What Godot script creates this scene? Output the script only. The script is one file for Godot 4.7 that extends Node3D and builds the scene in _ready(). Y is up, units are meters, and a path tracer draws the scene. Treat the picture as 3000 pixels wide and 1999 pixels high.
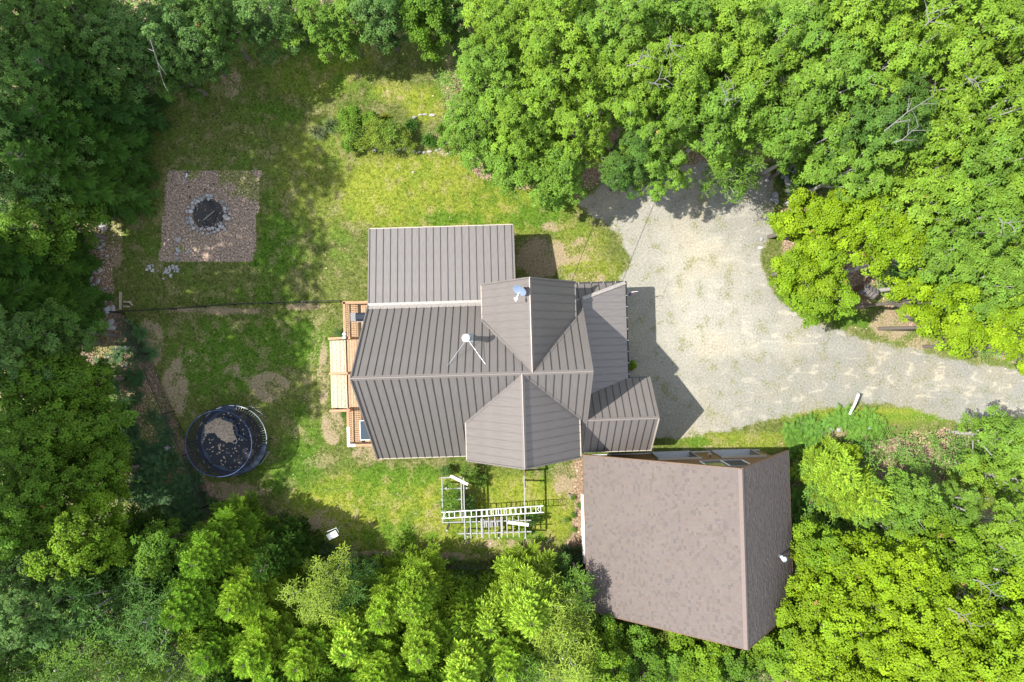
extends Node3D

var rng := RandomNumberGenerator.new()
var M := {}
var taken := {}
var TURN := deg_to_rad(1.75)
const GW := 1408
const GH := 976
const GX := 66.0
const GZ := 45.75
var ground_px := PackedByteArray()
var grass_px := PackedByteArray()
var litter_px := PackedByteArray()


class MB:
	var v := PackedVector3Array()
	var n := PackedVector3Array()
	var c := PackedColorArray()
	var uv := PackedVector2Array()
	var tint := Color.WHITE
	var colored := false

	func tri(a: Vector3, b: Vector3, d: Vector3, out: Vector3) -> void:
		var f := (b - a).cross(d - a)
		if f.dot(out) > 0.0:
			v.append(a); v.append(d); v.append(b)
		else:
			v.append(a); v.append(b); v.append(d)
		var k := f.normalized()
		if k.dot(out) < 0.0:
			k = -k
		n.append(k); n.append(k); n.append(k)
		if colored:
			c.append(tint); c.append(tint); c.append(tint)

	func smooth_tri(a: Vector3, b: Vector3, d: Vector3, na: Vector3, nb: Vector3, nd: Vector3) -> void:
		if (b - a).cross(d - a).dot(na + nb + nd) > 0.0:
			v.append(a); v.append(d); v.append(b)
			n.append(na); n.append(nd); n.append(nb)
		else:
			v.append(a); v.append(b); v.append(d)
			n.append(na); n.append(nb); n.append(nd)
		if colored:
			c.append(tint); c.append(tint); c.append(tint)

	func quad(a: Vector3, b: Vector3, d: Vector3, e: Vector3, out: Vector3) -> void:
		tri(a, b, d, out)
		tri(a, d, e, out)

	func box(at: Vector3, size: Vector3, basis := Basis()) -> void:
		var h := size * 0.5
		var x := basis.x * h.x
		var y := basis.y * h.y
		var z := basis.z * h.z
		for k in 3:
			var a: Vector3 = [x, y, z][k]
			var p: Vector3 = [y, z, x][k]
			var q: Vector3 = [z, x, y][k]
			for s in [-1.0, 1.0]:
				var m: Vector3 = at + a * s
				quad(m - p - q, m + p - q, m + p + q, m - p + q, a * s)

	func bar(a: Vector3, b: Vector3, wide: float, tall: float, up := Vector3.UP) -> void:
		var d := b - a
		var x := d.normalized()
		var z := x.cross(up).normalized()
		var y := z.cross(x)
		box((a + b) * 0.5, Vector3(d.length(), tall, wide), Basis(x, y, z))

	func tube(a: Vector3, b: Vector3, r0: float, r1: float, sides := 8, caps := true) -> void:
		var d := (b - a).normalized()
		var x := d.cross(Vector3(0.31, 0.2, 0.93)).normalized()
		if x.length() < 0.5:
			x = d.cross(Vector3.RIGHT).normalized()
		var y := d.cross(x)
		for k in sides:
			var t0 := TAU * k / sides
			var t1 := TAU * (k + 1) / sides
			var n0 := x * cos(t0) + y * sin(t0)
			var n1 := x * cos(t1) + y * sin(t1)
			smooth_tri(a + n0 * r0, a + n1 * r0, b + n1 * r1, n0, n1, n1)
			smooth_tri(a + n0 * r0, b + n1 * r1, b + n0 * r1, n0, n1, n0)
			if caps:
				tri(b, b + n0 * r1, b + n1 * r1, d)
				tri(a, a + n0 * r0, a + n1 * r0, -d)

	func path(points: Array, r0: float, r1: float, sides := 6) -> void:
		for k in points.size() - 1:
			var f0 := float(k) / (points.size() - 1)
			var f1 := float(k + 1) / (points.size() - 1)
			tube(points[k], points[k + 1], lerpf(r0, r1, f0), lerpf(r0, r1, f1), sides, k == points.size() - 2)

	func lathe(at: Vector3, profile: Array, sides := 16) -> void:
		for k in profile.size() - 1:
			var p: Vector2 = profile[k]
			var q: Vector2 = profile[k + 1]
			var slope := Vector2(q.y - p.y, p.x - q.x).normalized()
			for s in sides:
				var t0 := TAU * s / sides
				var t1 := TAU * (s + 1) / sides
				var d0 := Vector3(cos(t0), 0, sin(t0))
				var d1 := Vector3(cos(t1), 0, sin(t1))
				var n0 := d0 * slope.x + Vector3.UP * slope.y
				var n1 := d1 * slope.x + Vector3.UP * slope.y
				var a := at + d0 * p.x + Vector3.UP * p.y
				var b := at + d1 * p.x + Vector3.UP * p.y
				var e := at + d1 * q.x + Vector3.UP * q.y
				var f := at + d0 * q.x + Vector3.UP * q.y
				if p.x > 0.0001:
					smooth_tri(a, b, e, n0, n1, n1)
				if q.x > 0.0001:
					smooth_tri(a, e, f, n0, n1, n0)

	func ring(at: Vector3, radius: float, r: float, sides := 48, round_sides := 6) -> void:
		for k in sides:
			var t0 := TAU * k / sides
			var t1 := TAU * (k + 1) / sides
			tube(at + Vector3(cos(t0), 0, sin(t0)) * radius, at + Vector3(cos(t1), 0, sin(t1)) * radius, r, r, round_sides, false)

	func prism(poly: PackedVector2Array, o: Vector3, ex: Vector3, ey: Vector3, up: Vector3, thick: float) -> void:
		var list := Geometry2D.triangulate_polygon(poly)
		for k in range(0, list.size(), 3):
			var p: Array = []
			for j in 3:
				var q := poly[list[k + j]]
				p.append(o + ex * q.x + ey * q.y)
			tri(p[0], p[1], p[2], up)
			tri(p[0] - up * thick, p[1] - up * thick, p[2] - up * thick, -up)
		var mid := Vector2.ZERO
		for q in poly:
			mid += q
		mid /= poly.size()
		for k in poly.size():
			var q0 := poly[k]
			var q1 := poly[(k + 1) % poly.size()]
			var a := o + ex * q0.x + ey * q0.y
			var b := o + ex * q1.x + ey * q1.y
			var side := (b - a).cross(up)
			var away := (a + b) * 0.5 - (o + ex * mid.x + ey * mid.y)
			if side.dot(away) < 0.0:
				side = -side
			quad(a, b, b - up * thick, a - up * thick, side)

	func leaf(at: Vector3, dir: Vector3, up: Vector3, long: float, wide: float, droop := 0.25) -> void:
		var side := dir.cross(up).normalized()
		var mid := at + dir * long * 0.5 + up * long * 0.06
		var tip := at + dir * long - up * long * droop
		var l := mid + side * wide * 0.5 - up * wide * 0.18
		var r := mid - side * wide * 0.5 - up * wide * 0.18
		tri(at, l, mid, up); tri(at, mid, r, up)
		tri(mid, l, tip, up); tri(mid, tip, r, up)

	func mesh(mat: Material = null) -> ArrayMesh:
		var a := []
		a.resize(Mesh.ARRAY_MAX)
		a[Mesh.ARRAY_VERTEX] = v
		a[Mesh.ARRAY_NORMAL] = n
		if colored:
			a[Mesh.ARRAY_COLOR] = c
		if uv.size() == v.size():
			a[Mesh.ARRAY_TEX_UV] = uv
		var m := ArrayMesh.new()
		m.add_surface_from_arrays(Mesh.PRIMITIVE_TRIANGLES, a)
		if mat:
			m.surface_set_material(0, mat)
		return m


# ---------- naming ----------
func numbered(parent: Node, called: String) -> String:
	var key := str(parent.get_instance_id()) + called
	var k: int = taken.get(key, 0)
	taken[key] = k + 1
	return called if k == 0 else "%s_%03d" % [called, k]


func put(called: String, mesh: Mesh, mat: Material, parent: Node = self, at := Transform3D()) -> MeshInstance3D:
	var o := MeshInstance3D.new()
	o.name = numbered(parent, called)
	o.mesh = mesh
	if mat:
		o.material_override = mat
	o.transform = at
	parent.add_child(o, true)
	return o


func shape(called: String, mb: MB, mat: Material, parent: Node = self, at := Transform3D()) -> MeshInstance3D:
	return put(called, mb.mesh(), mat, parent, at)


func tag(o: Node, label: String, category: String, group := "", kind := "") -> void:
	o.set_meta("label", label)
	o.set_meta("category", category)
	if group:
		o.set_meta("group", group)
	if kind:
		o.set_meta("kind", kind)


func thing(called: String, label: String, category: String, at := Vector3.ZERO, turn := 0.0, group := "") -> Node3D:
	var o := Node3D.new()
	o.name = numbered(self, called)
	o.position = at
	o.rotation.y = turn
	add_child(o, true)
	tag(o, label, category, group)
	return o


func part(called: String, parent: Node, at := Vector3.ZERO, turn := 0.0) -> Node3D:
	var o := Node3D.new()
	o.name = numbered(parent, called)
	o.position = at
	o.rotation.y = turn
	parent.add_child(o, true)
	return o


func many(called: String, mesh: Mesh, where: Array, tints: PackedColorArray, parent: Node = self) -> MultiMeshInstance3D:
	var m := MultiMesh.new()
	m.transform_format = MultiMesh.TRANSFORM_3D
	m.use_colors = true
	m.mesh = mesh
	m.instance_count = where.size()
	for k in where.size():
		m.set_instance_transform(k, where[k])
		m.set_instance_color(k, tints[k])
	var o := MultiMeshInstance3D.new()
	o.multimesh = m
	o.name = numbered(parent, called)
	parent.add_child(o, true)
	return o


# ---------- materials ----------
func lin(r: float, g: float, b: float) -> Color:
	return Color(r, g, b).linear_to_srgb()


func std(key: String, color: Color, rough := 0.8, metal := 0.0) -> StandardMaterial3D:
	var m := StandardMaterial3D.new()
	m.resource_name = key
	m.albedo_color = color
	m.roughness = rough
	m.metallic = metal
	M[key] = m
	return m


func noise(freq: float, octaves: int, kind := FastNoiseLite.TYPE_SIMPLEX_SMOOTH, s := 1) -> FastNoiseLite:
	var f := FastNoiseLite.new()
	f.seed = s
	f.noise_type = kind
	f.frequency = freq
	f.fractal_octaves = octaves
	return f


func grained(key: String, dark: Color, light: Color, rough: float, freq: float, stretch: Vector3, s: int, bump := 0.0, metal := 0.0) -> StandardMaterial3D:
	var m := std(key, Color.WHITE, rough, metal)
	var t := NoiseTexture2D.new()
	t.width = 512
	t.height = 512
	t.seamless = true
	t.noise = noise(freq, 5, FastNoiseLite.TYPE_SIMPLEX_SMOOTH, s)
	var ramp := Gradient.new()
	ramp.set_color(0, dark)
	ramp.set_color(1, light)
	ramp.set_offset(0, 0.25)
	ramp.set_offset(1, 0.75)
	t.color_ramp = ramp
	m.albedo_texture = t
	m.uv1_triplanar = true
	m.uv1_scale = stretch
	if bump > 0.0:
		m.heightmap_enabled = true
		m.heightmap_texture = t
		m.heightmap_scale = bump
	return m


func leafy(key: String, rough := 0.42, back := Color(0.5, 0.6, 0.2)) -> StandardMaterial3D:
	var m := std(key, Color.WHITE, rough)
	m.vertex_color_use_as_albedo = true
	m.backlight_enabled = true
	m.backlight = back
	m.metallic_specular = 0.24
	return m


func make_materials() -> void:
	grained("roof_metal", lin(0.134, 0.119, 0.111), lin(0.168, 0.150, 0.141), 0.42, 0.02, Vector3(2.0, 0.12, 0.12), 3)
	grained("roof_metal_across", lin(0.134, 0.119, 0.111), lin(0.168, 0.150, 0.141), 0.42, 0.02, Vector3(0.12, 0.12, 2.0), 4)
	std("rib_metal", lin(0.04, 0.036, 0.037), 0.5)
	std("ridge_metal", lin(0.22, 0.19, 0.175), 0.3, 0.25)
	grained("flashing", lin(0.20, 0.18, 0.16), lin(0.40, 0.36, 0.33), 0.5, 0.03, Vector3(0.8, 0.8, 0.8), 5)
	std("pale_trim", lin(0.36, 0.31, 0.25), 0.6)
	grained("siding", lin(0.30, 0.24, 0.17), lin(0.38, 0.31, 0.23), 0.8, 0.02, Vector3(0.3, 4.0, 0.3), 6)
	grained("garage_siding", lin(0.13, 0.068, 0.025), lin(0.24, 0.13, 0.05), 0.7, 0.02, Vector3(0.3, 5.0, 0.3), 7)
	grained("cedar", lin(0.28, 0.15, 0.08), lin(0.40, 0.23, 0.13), 0.75, 0.02, Vector3(1.5, 1.5, 0.2), 8)
	grained("cedar_across", lin(0.28, 0.15, 0.08), lin(0.40, 0.23, 0.13), 0.75, 0.02, Vector3(0.2, 1.5, 1.5), 9)
	for k in 5:
		var f: float = [0.92, 1.0, 1.1, 0.84, 1.04][k]
		grained("weathered_%d" % k, lin(0.29 * f, 0.235 * f, 0.16 * f), lin(0.56 * f, 0.48 * f, 0.36 * f), 0.85, 0.03, Vector3(2.2, 2.2, 0.25), 20 + k)
		grained("deck_%d" % k, lin(0.27 * f, 0.16 * f, 0.09 * f), lin(0.42 * f, 0.28 * f, 0.17 * f), 0.8, 0.03, Vector3(2.2, 2.2, 0.25), 30 + k)
	grained("grey_wood", lin(0.20, 0.195, 0.19), lin(0.36, 0.355, 0.35), 0.85, 0.03, Vector3(1.2, 1.2, 1.2), 40)
	grained("pale_wood", lin(0.55, 0.50, 0.44), lin(0.75, 0.71, 0.66), 0.8, 0.03, Vector3(1.0, 1.0, 1.0), 41)
	grained("brown_wood", lin(0.12, 0.07, 0.04), lin(0.19, 0.12, 0.07), 0.85, 0.03, Vector3(1.0, 1.0, 1.0), 42)
	grained("stick_wood", lin(0.30, 0.24, 0.17), lin(0.42, 0.34, 0.25), 0.85, 0.05, Vector3(1.0, 1.0, 1.0), 43)
	std("white_paint", lin(0.78, 0.77, 0.75), 0.5)
	std("black_metal", lin(0.018, 0.018, 0.02), 0.4, 0.2)
	std("black_soft", lin(0.02, 0.02, 0.024), 0.9)
	std("silver", lin(0.62, 0.63, 0.65), 0.35, 0.75)
	std("galvanised", lin(0.50, 0.55, 0.58), 0.4, 0.55)
	std("aluminium", lin(0.74, 0.74, 0.73), 0.42, 0.35)
	std("dish_blue", lin(0.17, 0.22, 0.31), 0.5)
	std("steel_white", lin(0.70, 0.72, 0.74), 0.4, 0.2)
	std("ring_blue", lin(0.022, 0.05, 0.16), 0.5)
	std("lamp_white", lin(0.75, 0.73, 0.85), 0.4)
	std("grill_lid", lin(0.03, 0.035, 0.05), 0.25, 0.3)
	std("grill_shelf", lin(0.13, 0.13, 0.13), 0.5, 0.2)
	std("flag_red", lin(0.45, 0.03, 0.05), 0.8)
	std("flag_white", lin(0.75, 0.73, 0.75), 0.8)
	std("flag_blue", lin(0.05, 0.05, 0.25), 0.8)
	std("window_glass", lin(0.04, 0.055, 0.07), 0.08)
	std("garage_door", lin(0.085, 0.10, 0.088), 0.6)
	std("concrete", lin(0.42, 0.42, 0.43), 0.85)
	std("dark_screen", lin(0.03, 0.03, 0.035), 0.7)
	grained("bark", lin(0.09, 0.075, 0.06), lin(0.22, 0.19, 0.16), 0.9, 0.03, Vector3(2.0, 0.6, 2.0), 50, 1.0)
	grained("grey_branch", lin(0.10, 0.095, 0.085), lin(0.22, 0.21, 0.20), 0.85, 0.03, Vector3(2.0, 2.0, 2.0), 52)
	grained("pale_bark", lin(0.28, 0.26, 0.23), lin(0.48, 0.46, 0.43), 0.85, 0.03, Vector3(2.0, 0.6, 2.0), 51)
	for k in 4:
		var f: float = [0.8, 1.0, 1.18, 0.9][k]
		var warm: float = [1.0, 1.0, 1.02, 1.12][k]
		grained("stone_%d" % k, lin(0.20 * f * warm, 0.20 * f, 0.20 * f), lin(0.46 * f * warm, 0.455 * f, 0.45 * f), 0.85, 0.02, Vector3(1.6, 1.6, 1.6), 60 + k, 1.5)
	grained("char", lin(0.012, 0.012, 0.013), lin(0.075, 0.07, 0.07), 0.9, 0.06, Vector3(1.5, 1.5, 1.5), 70, 1.0)
	grained("ash_log", lin(0.10, 0.09, 0.08), lin(0.38, 0.34, 0.30), 0.9, 0.05, Vector3(1.5, 1.5, 1.5), 71)
	grained("mat_fabric", lin(0.014, 0.017, 0.026), lin(0.024, 0.028, 0.04), 0.8, 0.02, Vector3(0.6, 0.6, 0.6), 72)
	grained("pad_blue", lin(0.02, 0.032, 0.06), lin(0.045, 0.065, 0.11), 0.6, 0.03, Vector3(1, 1, 1), 73)
	var net := std("net", lin(0.012, 0.013, 0.018), 0.9)
	net.transparency = BaseMaterial3D.TRANSPARENCY_ALPHA
	net.albedo_color.a = 0.68
	var mesh_wire := std("fence_mesh", lin(0.012, 0.012, 0.012), 0.9)
	mesh_wire.transparency = BaseMaterial3D.TRANSPARENCY_ALPHA
	mesh_wire.albedo_color.a = 0.55
	var thin_wire := std("fence_wire_mesh", lin(0.02, 0.022, 0.02), 0.9)
	thin_wire.transparency = BaseMaterial3D.TRANSPARENCY_ALPHA
	thin_wire.albedo_color.a = 0.34
	leafy("leaf")
	leafy("needle", 0.6, Color(0.4, 0.5, 0.2))
	leafy("blade", 0.6, Color(0.6, 0.75, 0.25))
	var dry := std("dry_leaf", Color.WHITE, 0.85)
	dry.vertex_color_use_as_albedo = true
	var sh := std("shingle", Color.WHITE, 0.9)
	sh.vertex_color_use_as_albedo = true
	var grit := NoiseTexture2D.new()
	grit.width = 512
	grit.height = 512
	grit.seamless = true
	grit.noise = noise(0.12, 3, FastNoiseLite.TYPE_SIMPLEX_SMOOTH, 80)
	var gr := Gradient.new()
	gr.set_color(0, Color(0.8, 0.8, 0.8))
	gr.set_color(1, Color(1, 1, 1))
	grit.color_ramp = gr
	sh.albedo_texture = grit
	sh.uv1_triplanar = true
	sh.uv1_scale = Vector3(1.5, 1.5, 1.5)


# ---------- ground ----------
func fill_poly(img: PackedByteArray, w: int, h: int, pts: Array, val: int) -> void:
	for row in h:
		var z := ((row + 0.5) / h - 0.5) * GZ
		var xs: Array[float] = []
		for k in pts.size():
			var a: Vector2 = pts[k]
			var b: Vector2 = pts[(k + 1) % pts.size()]
			if (a.y > z) != (b.y > z):
				xs.append(a.x + (z - a.y) / (b.y - a.y) * (b.x - a.x))
		xs.sort()
		for k in range(0, xs.size() - 1, 2):
			var c0 := clampi(int(ceil((xs[k] / GX + 0.5) * w - 0.5)), 0, w)
			var c1 := clampi(int(floor((xs[k + 1] / GX + 0.5) * w - 0.5)), -1, w - 1)
			for c in range(c0, c1 + 1):
				img[row * w + c] = val


func fill_blobs(img: PackedByteArray, w: int, h: int, list: Array) -> void:
	for b in list:
		var cx: float = b[0]
		var cz: float = b[1]
		var rx: float = b[2]
		var rz: float = b[3]
		var top: float = b[4] * 255.0
		for row in range(maxi(0, int(((cz - rz) / GZ + 0.5) * h)), mini(h, int(((cz + rz) / GZ + 0.5) * h) + 1)):
			for col in range(maxi(0, int(((cx - rx) / GX + 0.5) * w)), mini(w, int(((cx + rx) / GX + 0.5) * w) + 1)):
				var x := (((col + 0.5) / w - 0.5) * GX - cx) / rx
				var z := (((row + 0.5) / h - 0.5) * GZ - cz) / rz
				var d := 1.0 - x * x - z * z
				if d > 0.0:
					img[row * w + col] = mini(255, img[row * w + col] + int(top * minf(1.0, d * 1.6)))


func mask(polys: Array, blobs: Array, soft: int) -> PackedByteArray:
	var w := 352
	var h := 244
	var img := PackedByteArray()
	img.resize(w * h)
	for p in polys:
		fill_poly(img, w, h, p, 255)
	fill_blobs(img, w, h, blobs)
	var im := Image.create_from_data(w, h, false, Image.FORMAT_L8, img)
	if soft > 1:
		im.resize(w / soft, h / soft, Image.INTERPOLATE_TRILINEAR)
	im.resize(GW, GH, Image.INTERPOLATE_CUBIC)
	return im.get_data()


func grain(freq: float, octaves: int, s: int, squash := 1.0) -> PackedByteArray:
	var f := noise(freq, octaves, FastNoiseLite.TYPE_SIMPLEX_SMOOTH, s)
	var im: Image
	if squash == 1.0:
		im = f.get_image(GW, GH, false, false, true)
	else:
		im = f.get_image(int(GW / squash), GH, false, false, true)
		im.resize(GW, GH, Image.INTERPOLATE_CUBIC)
	im.convert(Image.FORMAT_L8)
	return im.get_data()


func ground_color(x: float, z: float) -> Color:
	var c := clampi(int((x / GX + 0.5) * GW), 0, GW - 1)
	var r := clampi(int((z / GZ + 0.5) * GH), 0, GH - 1)
	var k := (r * GW + c) * 3
	return Color(ground_px[k] / 255.0, ground_px[k + 1] / 255.0, ground_px[k + 2] / 255.0).srgb_to_linear()


func sheet(called: String, pts: Array, y: float, mat: Material) -> void:
	var poly := PackedVector2Array(pts)
	var list := Geometry2D.triangulate_polygon(poly)
	var mb := MB.new()
	for k in range(0, list.size(), 3):
		var p: Array = []
		for j in 3:
			p.append(Vector3(poly[list[k + j]].x, y, poly[list[k + j]].y))
		mb.tri(p[0], p[1], p[2], Vector3.UP)
	for q in mb.v:
		mb.uv.append(Vector2(q.x / GX + 0.5, q.z / GZ + 0.5))
	var o := shape(called, mb, mat)
	o.set_meta("kind", "structure")


func ragged(pts: Array, step: float, amount: float, s: int) -> Array:
	var f := noise(0.5, 2, FastNoiseLite.TYPE_SIMPLEX_SMOOTH, s)
	var out := []
	for k in pts.size():
		var a: Vector2 = pts[k]
		var b: Vector2 = pts[(k + 1) % pts.size()]
		var n := maxi(1, int(a.distance_to(b) / step))
		for j in n:
			var p := a.lerp(b, float(j) / n)
			out.append(p + Vector2(f.get_noise_2d(p.x, p.y), f.get_noise_2d(p.x + 91.0, p.y + 37.0)) * amount)
	return out


func make_ground() -> void:
	var drive := [Vector2(3.896, -8.416), Vector2(5.984, -10.076), Vector2(8.661, -10.692), Vector2(12.41, -11.093), Vector2(15.623, -11.04), Vector2(16.292, -9.219), Vector2(16.024, -6.542), Vector2(15.221, -4.935), Vector2(16.426, -2.526), Vector2(18.836, -1.187), Vector2(21.781, -0.17), Vector2(24.458, 0.419), Vector2(27.939, 1.223), Vector2(31.5, 1.758), Vector2(34.097, 2.294), Vector2(34.097, 4.703), Vector2(31.5, 4.837), Vector2(29.01, 5.239), Vector2(26.868, 4.918), Vector2(24.458, 4.114), Vector2(21.781, 3.9), Vector2(18.836, 4.302), Vector2(16.158, 4.837), Vector2(13.749, 5.507), Vector2(11.607, 5.774), Vector2(10.268, 6.096), Vector2(8.661, 5.908), Vector2(6.787, 5.507), Vector2(6.52, -3.864), Vector2(7.323, -4.935), Vector2(6.466, -6.542)]
	var bed := [Vector2(-21.219, -10.451), Vector2(-15.435, -10.585), Vector2(-15.891, -4.828), Vector2(-21.727, -4.909)]
	var litter := [
		[Vector2(-33.106, -22.606), Vector2(32.758, -22.606), Vector2(32.758, -10.826), Vector2(19.371, -10.29), Vector2(16.158, -11.04), Vector2(5.984, -10.424), Vector2(3.842, -8.416), Vector2(-2.584, -10.29), Vector2(-4.458, -15.645), Vector2(-3.655, -19.394), Vector2(-6.6, -19.661), Vector2(-16.506, -19.394), Vector2(-18.113, -16.984), Vector2(-22.664, -14.842), Vector2(-22.664, -9.755), Vector2(-24.137, -7.613), Vector2(-24.485, -2.258), Vector2(-22.664, 0.152), Vector2(-20.255, 6.042), Vector2(-17.577, 10.326), Vector2(-11.687, 13.539), Vector2(4.378, 14.074), Vector2(4.511, 22.91), Vector2(-33.106, 22.91)],
		[Vector2(16.694, -8.148), Vector2(32.758, -8.148), Vector2(32.758, 1.624), Vector2(28.475, 0.821), Vector2(24.191, -0.919), Vector2(22.584, -2.526), Vector2(20.978, -1.99), Vector2(16.694, -3.864)],
		[Vector2(3.842, 7.381), Vector2(4.645, 7.381), Vector2(4.645, 13.807), Vector2(3.039, 13.807), Vector2(3.976, 10.861)],
		[Vector2(21.781, 6.042), Vector2(28.742, 5.239), Vector2(32.758, 4.703), Vector2(32.758, 22.91), Vector2(4.11, 22.91), Vector2(4.11, 19.161), Vector2(16.962, 18.626), Vector2(17.497, 6.845)],
	]
	var dirt := [
		[-11.633, 2.026, 0.375, 2.945, 0.75], [-11.018, 5.239, 0.803, 1.339, 0.8], [-14.9, 2.829, 1.606, 1.071, 0.75], [-11.687, 7.381, 1.071, 0.589, 0.7], [-13.829, 11.129, 3.213, 1.071, 0.6], [-8.742, 6.845, 1.339, 0.803, 0.8], [-18.113, -1.856, 4.016, 0.321, 0.8], [-12.758, -2.124, 2.142, 0.268, 0.7], [-22.263, 0.152, 1.071, 1.874, 0.7], [-20.79, 3.097, 1.071, 2.142, 0.8], [-17.577, 9.255, 2.945, 0.696, 0.8], [-7.403, 13.271, 6.694, 0.428, 0.9], [1.968, 13.003, 2.41, 0.535, 0.6],
		[1.7, -5.203, 1.874, 1.606, 1], [4.11, -5.471, 1.606, 1.071, 0.55], [2.503, -7.077, 1.071, 0.375, 0.6], [4.645, -3.864, 1.606, 0.535, 0.5], [3.307, 8.72, 1.178, 1.606, 0.7], [-4.458, 10.594, 1.071, 0.803, 0.4], [-7.403, 9.79, 1.606, 0.535, 0.4], [-4.19, -14.039, 1.071, 0.803, 0.4], [-7.269, -15.244, 0.803, 1.071, 0.5], [-17.31, -15.913, 0.803, 1.339, 0.7], [23.387, -1.053, 1.606, 1.205, 0.9], [25.262, 0.152, 1.606, 0.535, 0.6], [-4.726, -11.629, 1.606, 0.375, 0.4], [-19.719, 1.223, 1.606, 0.803, 0.4], [-16.506, 1.758, 1.606, 0.803, 0.35], [-12.758, 2.026, 1.071, 0.803, 0.3], [-0.71, 12.468, 3.213, 0.375, 0.6], [-23.2, -7.211, 0.91, 0.535, 0.6], [-24.271, -6.006, 0.428, 2.142, 0.7], [19.907, 5.774, 3.213, 0.375, 0.35], [12.945, 6.578, 1.606, 0.375, 0.5], [-10.616, 11.129, 1.606, 1.606, 0.35], [-2.584, 9.523, 1.071, 0.803, 0.35],
	]
	var lush := [
		[-14.364, -6.006, 1.232, 2.142, 0.9], [-14.364, -14.039, 1.874, 1.071, 0.7], [-15.435, -4.668, 1.339, 0.803, 0.6], [-16.506, -2.793, 3.213, 0.643, 0.5], [-15.435, -0.116, 4.284, 1.874, 0.6], [-18.113, 1.758, 3.213, 2.142, 0.6], [-12.758, 0.419, 1.606, 1.874, 0.7], [-12.758, 5.774, 1.339, 2.41, 0.6], [-14.364, 7.916, 3.213, 1.606, 0.4], [-16.506, 6.31, 1.606, 1.606, 0.4], [-6.6, 8.184, 3.213, 0.803, 0.6], [-8.206, 8.987, 2.41, 1.606, 0.4], [1.432, -7.613, 2.142, 0.696, 0.9], [-4.19, -7.613, 1.606, 0.535, 0.5], [-7.403, 11.932, 4.284, 0.803, 0.5], [0.629, 12.2, 2.41, 0.535, 0.6], [-1.245, -10.29, 1.071, 1.071, 0.4], [7.858, 2.026, 0.428, 1.606, 1], [16.426, -3.864, 0.803, 1.606, 0.8], [20.978, -1.187, 2.142, 0.482, 0.7], [12.41, 6.31, 2.41, 0.321, 0.4], [20.71, 4.703, 5.355, 0.375, 0.4], [26.065, 4.703, 2.41, 0.375, 0.4], [-23.468, -0.652, 0.803, 0.803, 0.5], [-2.851, -7.077, 4.284, 0.803, 0.3], [-8.206, -4.132, 1.071, 1.606, 0.4], [-10.081, 3.097, 1.606, 1.606, 0.3], [7.591, 4.436, 0.803, 1.071, 0.7],
	]
	var golden := [
		[-4.458, -8.952, 6.961, 3.481, 0.85], [1.432, -8.416, 3.213, 2.142, 0.6], [-6.6, -4.668, 2.677, 1.874, 0.6], [4.913, -4.4, 2.41, 1.071, 0.6], [0.629, -5.203, 1.606, 1.606, 0.3], [14.016, 6.176, 4.552, 0.696, 0.7], [22.049, 4.569, 6.961, 0.589, 0.8], [-10.081, -17.787, 2.41, 1.606, 0.5], [-12.222, -16.181, 3.213, 1.606, 0.5], [-7.403, -15.377, 1.606, 0.803, 0.8], [-5.261, -14.574, 1.606, 1.339, 0.9], [-3.119, 10.594, 8.032, 3.213, 0.8], [-9.545, 10.594, 5.355, 2.677, 0.7], [1.432, 10.594, 2.945, 2.677, 0.6], [4.11, -6.006, 2.142, 1.606, 0.5], [-11.152, -10.29, 4.284, 4.284, 0.35], [-8.474, 9.79, 5.355, 2.41, 0.4],
	]
	var md := mask([drive], [], 2)
	var mm := mask([bed], [], 1)
	var ml := mask(litter, [], 3)
	var mt := mask([], dirt, 1)
	var mg := mask([], lush, 2)
	var my := mask([], golden, 2)
	var bleach := [[12.678, -3.864, 4.016, 3.213, 0.7], [14.552, -0.652, 4.552, 1.874, 0.8], [11.874, -0.652, 3.213, 2.41, 0.5], [10.268, -6.006, 2.41, 1.606, 0.3], [18.033, 0.419, 3.213, 0.803, 0.4], [26.065, 2.561, 4.819, 0.428, 0.4], [30.081, 4.302, 3.213, 0.321, 0.6]]
	var mb_ := mask([], bleach, 2)
	var n1 := grain(0.008, 4, 11)
	var n2 := grain(0.035, 4, 12)
	var n3 := grain(0.34, 3, 13)
	var n4 := grain(0.4, 2, 15)
	var ns := grain(0.03, 4, 14, 3.0)
	ground_px.resize(GW * GH * 3)
	grass_px.resize(GW * GH)
	litter_px.resize(GW * GH)
	var k := 0
	var total := GW * GH
	while k < total:
		var a := n1[k] / 255.0
		var b := n2[k] / 255.0
		var f := n3[k] / 255.0
		var g := clampf((mg[k] / 255.0 + (b - 0.5) * 1.3 + (a - 0.5) * 0.8) * 1.4, 0.0, 1.0)
		var y := clampf(my[k] / 255.0 * 1.1 + (b - 0.5) * 0.5, 0.0, 1.0)
		# olive, golden and lush turf
		var r := 0.375
		var gg := 0.405
		var bl := 0.205
		r += (0.495 - r) * y; gg += (0.525 - gg) * y; bl += (0.19 - bl) * y
		r += (0.295 - r) * g * 0.75; gg += (0.425 - gg) * g * 0.75; bl += (0.12 - bl) * g * 0.75
		var bare := clampf((mt[k] / 255.0 * 1.15 + (b - 0.5) * 1.5 + (f - 0.5) * 0.8 - 0.42) * 2.0, 0.0, 0.9)
		var thin := clampf(((0.36 - b) + (f - 0.5) * 0.5) * 4.0, 0.0, 0.5)
		r += (0.56 - r) * thin; gg += (0.51 - gg) * thin; bl += (0.39 - bl) * thin
		r += (0.575 - r) * bare; gg += (0.505 - gg) * bare; bl += (0.415 - bl) * bare
		var grow := 1.0 - maxf(bare, thin * 0.7)
		var lit := clampf((ml[k] / 255.0 + (b - 0.5) * 0.7 - 0.4) * 5.0, 0.0, 1.0)
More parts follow.
